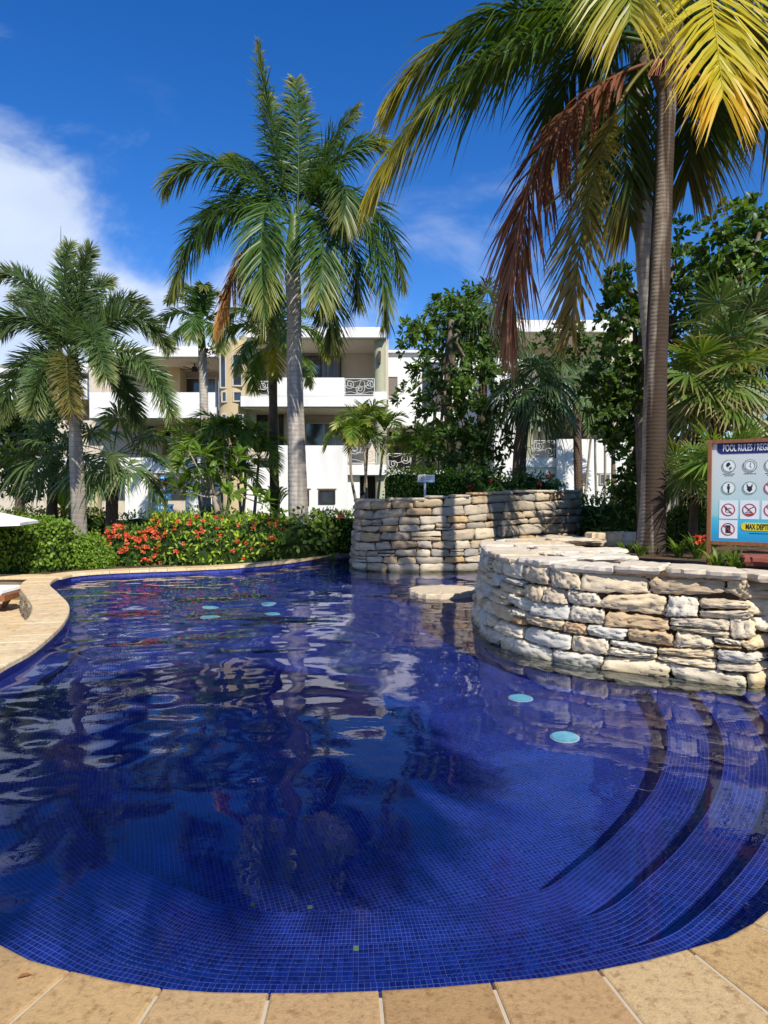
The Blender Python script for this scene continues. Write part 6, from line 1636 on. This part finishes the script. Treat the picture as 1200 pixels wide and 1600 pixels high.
t = thing('direction_sign', 'blue arrow signpost among the plants left of the frangipani', 'sign', P(258, 812, D), 'arrow signposts in the garden')
mb = MB(); p0 = P(258, 822, D); p1 = P(257, 742, D); mb.box(p0.x - .05, p0.x + .05, D + .025, D + .11, p0.z, p1.z); build('post', mb, M['wood'], t)
for (x, y, w_, h_, lf) in ((256, 793, .56, .19, True), (254, 776, .52, .15, True), (258, 765, .4, .12, False), (256, 746, .3, .12, True)): arrow_board(t, P(x, y, D), w_, h_, lf, M['blue'], M['whiteink'], D)
D = 24.0
t = thing('direction_sign', 'pale blue arrow signpost before the right white garden wall', 'sign', P(987, 812, D), 'arrow signposts in the garden')
mb = MB(); p0 = P(989, 815, D); p1 = P(985, 738, D); mb.box(p0.x - .05, p0.x + .05, D + .025, D + .11, p0.z, p1.z); build('post', mb, M['wood'], t)
for (x, y, w_) in ((984, 743, .3), (986, 751, .42), (988, 758.5, .46), (989, 766.5, .48)): arrow_board(t, P(x, y, D), w_, .12, True, M['paleblue'], M['navy'], D)
# small white sign in front of the hedge on the far wall
D = 16.75
c = P(666, 748, D); t = thing('notice_sign', 'small white notice with a red ring on the far stone wall', 'sign', P(665, 785, D))
mb = MB(); mb.box(c.x - .2, c.x + .2, D - .012, D + .012, c.z - .095, c.z + .095); build('panel', mb, M['signwhite'], t)
mb = MB(); mb.box(c.x - .2, c.x + .2, D - .016, D - .0125, c.z - .095, c.z - .075); build('border', mb, M['blue'], t)
mb = MB(); mb.tube([P(664, 790, D), P(664, 754, D)], .028, 8); build('post', mb, M['white'], t)
mb = MB(); pc = Vector((c.x - .105, D - .014, c.z + .012)); k_ = 18
mb.tube([pc + Vector((.055 * math.cos(a), 0, .055 * math.sin(a))) for a in np.linspace(0, 2 * math.pi, k_)], .007, 5); build('ring', mb, M['redring'], t)
mb = MB(); mb.box(pc.x - .02, pc.x + .02, D - .0155, D - .0125, pc.z - .02, pc.z + .02); build('pictogram', mb, M['ink'], t)
mb = MB()
for k in range(3): mb.box(c.x - .02, c.x + .15 - .03 * k, D - .0155, D - .0125, c.z + .045 - .035 * k, c.z + .055 - .035 * k)
build('small_print', mb, M['metal'], t)

# a dry leaf on the coping
g = G(27, 1530, .004); V, Fs = leaves(np.array([g]), np.array([[.8, .5, 0.]]), np.array([[0, 0, 1.]]), np.array([.045]), np.array([.02]), .25)
o = np_build('dry_leaf', V + np.array([0, 0, .004]), Fs, M['brown2']); tag(o, 'small dry brown leaf lying on the coping at the near left corner', 'leaf')

# sun lounger on the patio
lc = P(-14, 945, 12.0); lc.z = PATIO_Z + .02; t = thing('sun_lounger', 'wooden sun lounger with white cushion at the left edge', 'sun lounger', lc)
xe = P(22, 945, 12.0).x
mb = MB(); mb.box(xe - 2.0, xe, 11.7, 11.78, lc.z + .2, lc.z + .3); mb.box(xe - 2.0, xe, 12.32, 12.4, lc.z + .2, lc.z + .3); mb.box(xe - .08, xe, 11.78, 12.32, lc.z + .2, lc.z + .3); build('frame', mb, M['wood'], t)
for k in range(10):
    x = xe - .2 - k * .18; mb = MB(); mb.box(x, x + .13, 11.78, 12.32, lc.z + .255, lc.z + .285); build('slat', mb, M['wood'], t)
for x in (xe - .3, xe - 1.7):
    for y in (11.71, 12.33):
        mb = MB(); mb.add([(x - .04, y, lc.z + .2), (x + .1, y, lc.z + .2), (x + .1, y + .06, lc.z + .2), (x - .04, y + .06, lc.z + .2), (x - .1, y, lc.z), (x - .04, y, lc.z), (x - .04, y + .06, lc.z), (x - .1, y + .06, lc.z)], [(0, 1, 2, 3), (7, 6, 5, 4), (0, 4, 5, 1), (1, 5, 6, 2), (2, 6, 7, 3), (3, 7, 4, 0)]); build('leg', mb, M['wood'], t)
V = []; mb = MB()
for (i_, z_) in ((.0, .3), (-.015, .33), (-.005, .375), (.03, .395)):
    V += [(xe - 1.95 + i_, 11.73 + i_, lc.z + z_), (xe - .07 - i_, 11.73 + i_, lc.z + z_), (xe - .07 - i_, 12.37 - i_, lc.z + z_), (xe - 1.95 + i_, 12.37 - i_, lc.z + z_)]
mb.add(V, [(3, 2, 1, 0), (12, 13, 14, 15)] + [(4 * j + i, 4 * j + (i + 1) % 4, 4 * j + 4 + (i + 1) % 4, 4 * j + 4 + i) for j in range(3) for i in range(4)]); build('cushion', mb, M['fabric'], t)
# white parasol whose tip enters at the left
tp_ = P(31, 817, 12.6); ax_ = Vector((tp_.x - 1.45, 12.9, 0)); t = thing('parasol', 'white parasol with its canopy tip showing at the left edge', 'parasol', (ax_.x, ax_.y, PATIO_Z))
mb = MB(); mb.tube([(ax_.x, ax_.y, PATIO_Z), (ax_.x, ax_.y, tp_.z + .36)], .025, 8); build('pole', mb, M['wood'], t)
n_ = 8; rimp = [(ax_.x + 1.48 * math.cos(a - .2), ax_.y + 1.48 * math.sin(a - .2), tp_.z) for a in np.linspace(0, 2 * math.pi, n_, endpoint=False)]; apex = (ax_.x, ax_.y, tp_.z + .38)
for k in range(n_):
    a, b = rimp[k], rimp[(k + 1) % n_]; mid = tuple((a[i] + b[i]) / 2 * .985 + ax_[i] * .015 if i < 2 else a[2] - .0 for i in range(3)); mb = MB()
    lo = lambda p: (p[0], p[1], p[2] - .05)
    mb.add([apex, a, mid, b, lo(a), lo(mid), lo(b), (apex[0], apex[1], apex[2] - .012)], [(0, 1, 2), (0, 2, 3), (1, 4, 5, 2), (2, 5, 6, 3), (7, 5, 4), (7, 6, 5)]); build('canopy_panel', mb, M['fabric'], t)
    mb = MB(); mb.tube([(apex[0], apex[1], apex[2] - .04), (a[0], a[1], a[2] - .03)], .009, 4); build('rib', mb, M['wood'], t)
# person walking behind the hedge, only head and shoulders clear of it
D = 26.0
pz = -.03; hx = P(565, 775, D).x; Hh = P(565, 769.5, D).z - pz
pr = thing('person', 'person in a blue grey shirt walking behind the hedge near the dark opening', 'person', (hx, D, pz))
k = Hh / 1.70
J = {'pel': (0, 0, .95), 'sp': (.01, 0, 1.15), 'ch': (.02, 0, 1.34), 'nk': (.03, 0, 1.46), 'nk2': (.045, 0, 1.53), 'hd': (.06, 0, 1.62), 'tp': (.05, 0, 1.67),
     'sl': (.02, .17, 1.40), 'el': (-.08, .21, 1.14), 'wl': (.05, .22, .93), 'sr': (.02, -.17, 1.40), 'er': (-.03, -.22, 1.14), 'wr': (.16, -.2, .97),
     'hl': (0, .09, .90), 'kl': (.12, .09, .5), 'al': (-.06, .09, .1), 'fl': (.1, .09, .03), 'hr': (0, -.09, .90), 'kr': (.02, -.09, .5), 'ar': (.16, -.09, .07), 'fr': (.33, -.09, .04)}
E = [('pel', 'sp'), ('sp', 'ch'), ('ch', 'nk'), ('nk', 'nk2'), ('nk2', 'hd'), ('hd', 'tp'), ('ch', 'sl'), ('sl', 'el'), ('el', 'wl'), ('ch', 'sr'), ('sr', 'er'), ('er', 'wr'), ('pel', 'hl'), ('hl', 'kl'), ('kl', 'al'), ('al', 'fl'), ('pel', 'hr'), ('hr', 'kr'), ('kr', 'ar'), ('ar', 'fr')]
RD = dict(pel=.14, sp=.125, ch=.14, nk=.06, nk2=.055, hd=.098, tp=.075, sl=.065, el=.045, wl=.033, sr=.065, er=.045, wr=.033, hl=.09, kl=.06, al=.042, fl=.035, hr=.09, kr=.06, ar=.042, fr=.035)
nm_ = list(J); me = bpy.data.meshes.new('body'); me.from_pydata([tuple(np.array(J[n_]) * k) for n_ in nm_], [(nm_.index(a), nm_.index(b)) for a, b in E], [])
bo = link('body', me, M['shirt'], pr); me.materials.append(M['skin'])
md = bo.modifiers.new('skin', 'SKIN')
if not me.skin_vertices: pass
sv_ = me.skin_vertices[0].data if me.skin_vertices else []
for i, n_ in enumerate(nm_):
    if len(sv_): sv_[i].radius = (RD[n_] * k, RD[n_] * k); sv_[i].use_root = (n_ == 'pel')
ss_ = bo.modifiers.new('smooth', 'SUBSURF'); ss_.levels = 1; ss_.render_levels = 1
def head_piece(name, c, r, mat, lo=-1.6, hi=1.6, sx=1., sz=1.):
    mb = MB(); u = np.linspace(0, 2 * math.pi, 13)[:-1]; v = np.linspace(lo, hi, 8)
    mb.add([((hx + (c[0] + sx * r * math.cos(b_) * math.cos(a_)) * k), D + (c[1] + .86 * r * math.cos(b_) * math.sin(a_)) * k, pz + (c[2] + sz * r * math.sin(b_)) * k) for b_ in v for a_ in u], [(j * 12 + i, j * 12 + (i + 1) % 12, (j + 1) * 12 + (i + 1) % 12, (j + 1) * 12 + i) for j in range(7) for i in range(12)])
    return build(name, mb, mat, pr, smooth=True)
head_piece('face', (.07, 0, 1.60), .1, M['skin'], sz=1.15); head_piece('nose', (.17, 0, 1.59), .018, M['skin']); head_piece('hair', (.035, 0, 1.645), .112, M['hair'], lo=-.75)
head_piece('neck', (.045, 0, 1.49), .06, M['skin'], sz=1.3)
mb = MB(); mb.tube([(hx, D + .09 * k, pz + .93 * k), (hx + .12 * k, D + .09 * k, pz + .5 * k), (hx - .06 * k, D + .09 * k, pz + .12 * k)], [.1, .075, .06], 10); mb.tube([(hx, D - .09 * k, pz + .93 * k), (hx + .02 * k, D - .09 * k, pz + .5 * k), (hx + .16 * k, D - .09 * k, pz + .1 * k)], [.1, .075, .06], 10); build('trousers', mb, M['trousers'], pr, smooth=True)

# what lies under water receives the refracted sun
for o in bpy.data.objects:
    if o.type == 'MESH' and o.name.split('.')[0] in ('pool_floor', 'pool_step', 'pool_wall', 'tile', 'tile_field', 'depth_tile', 'plinth', 'lens', 'housing', 'stone'):
        o.cycles.is_caustics_receiver = True
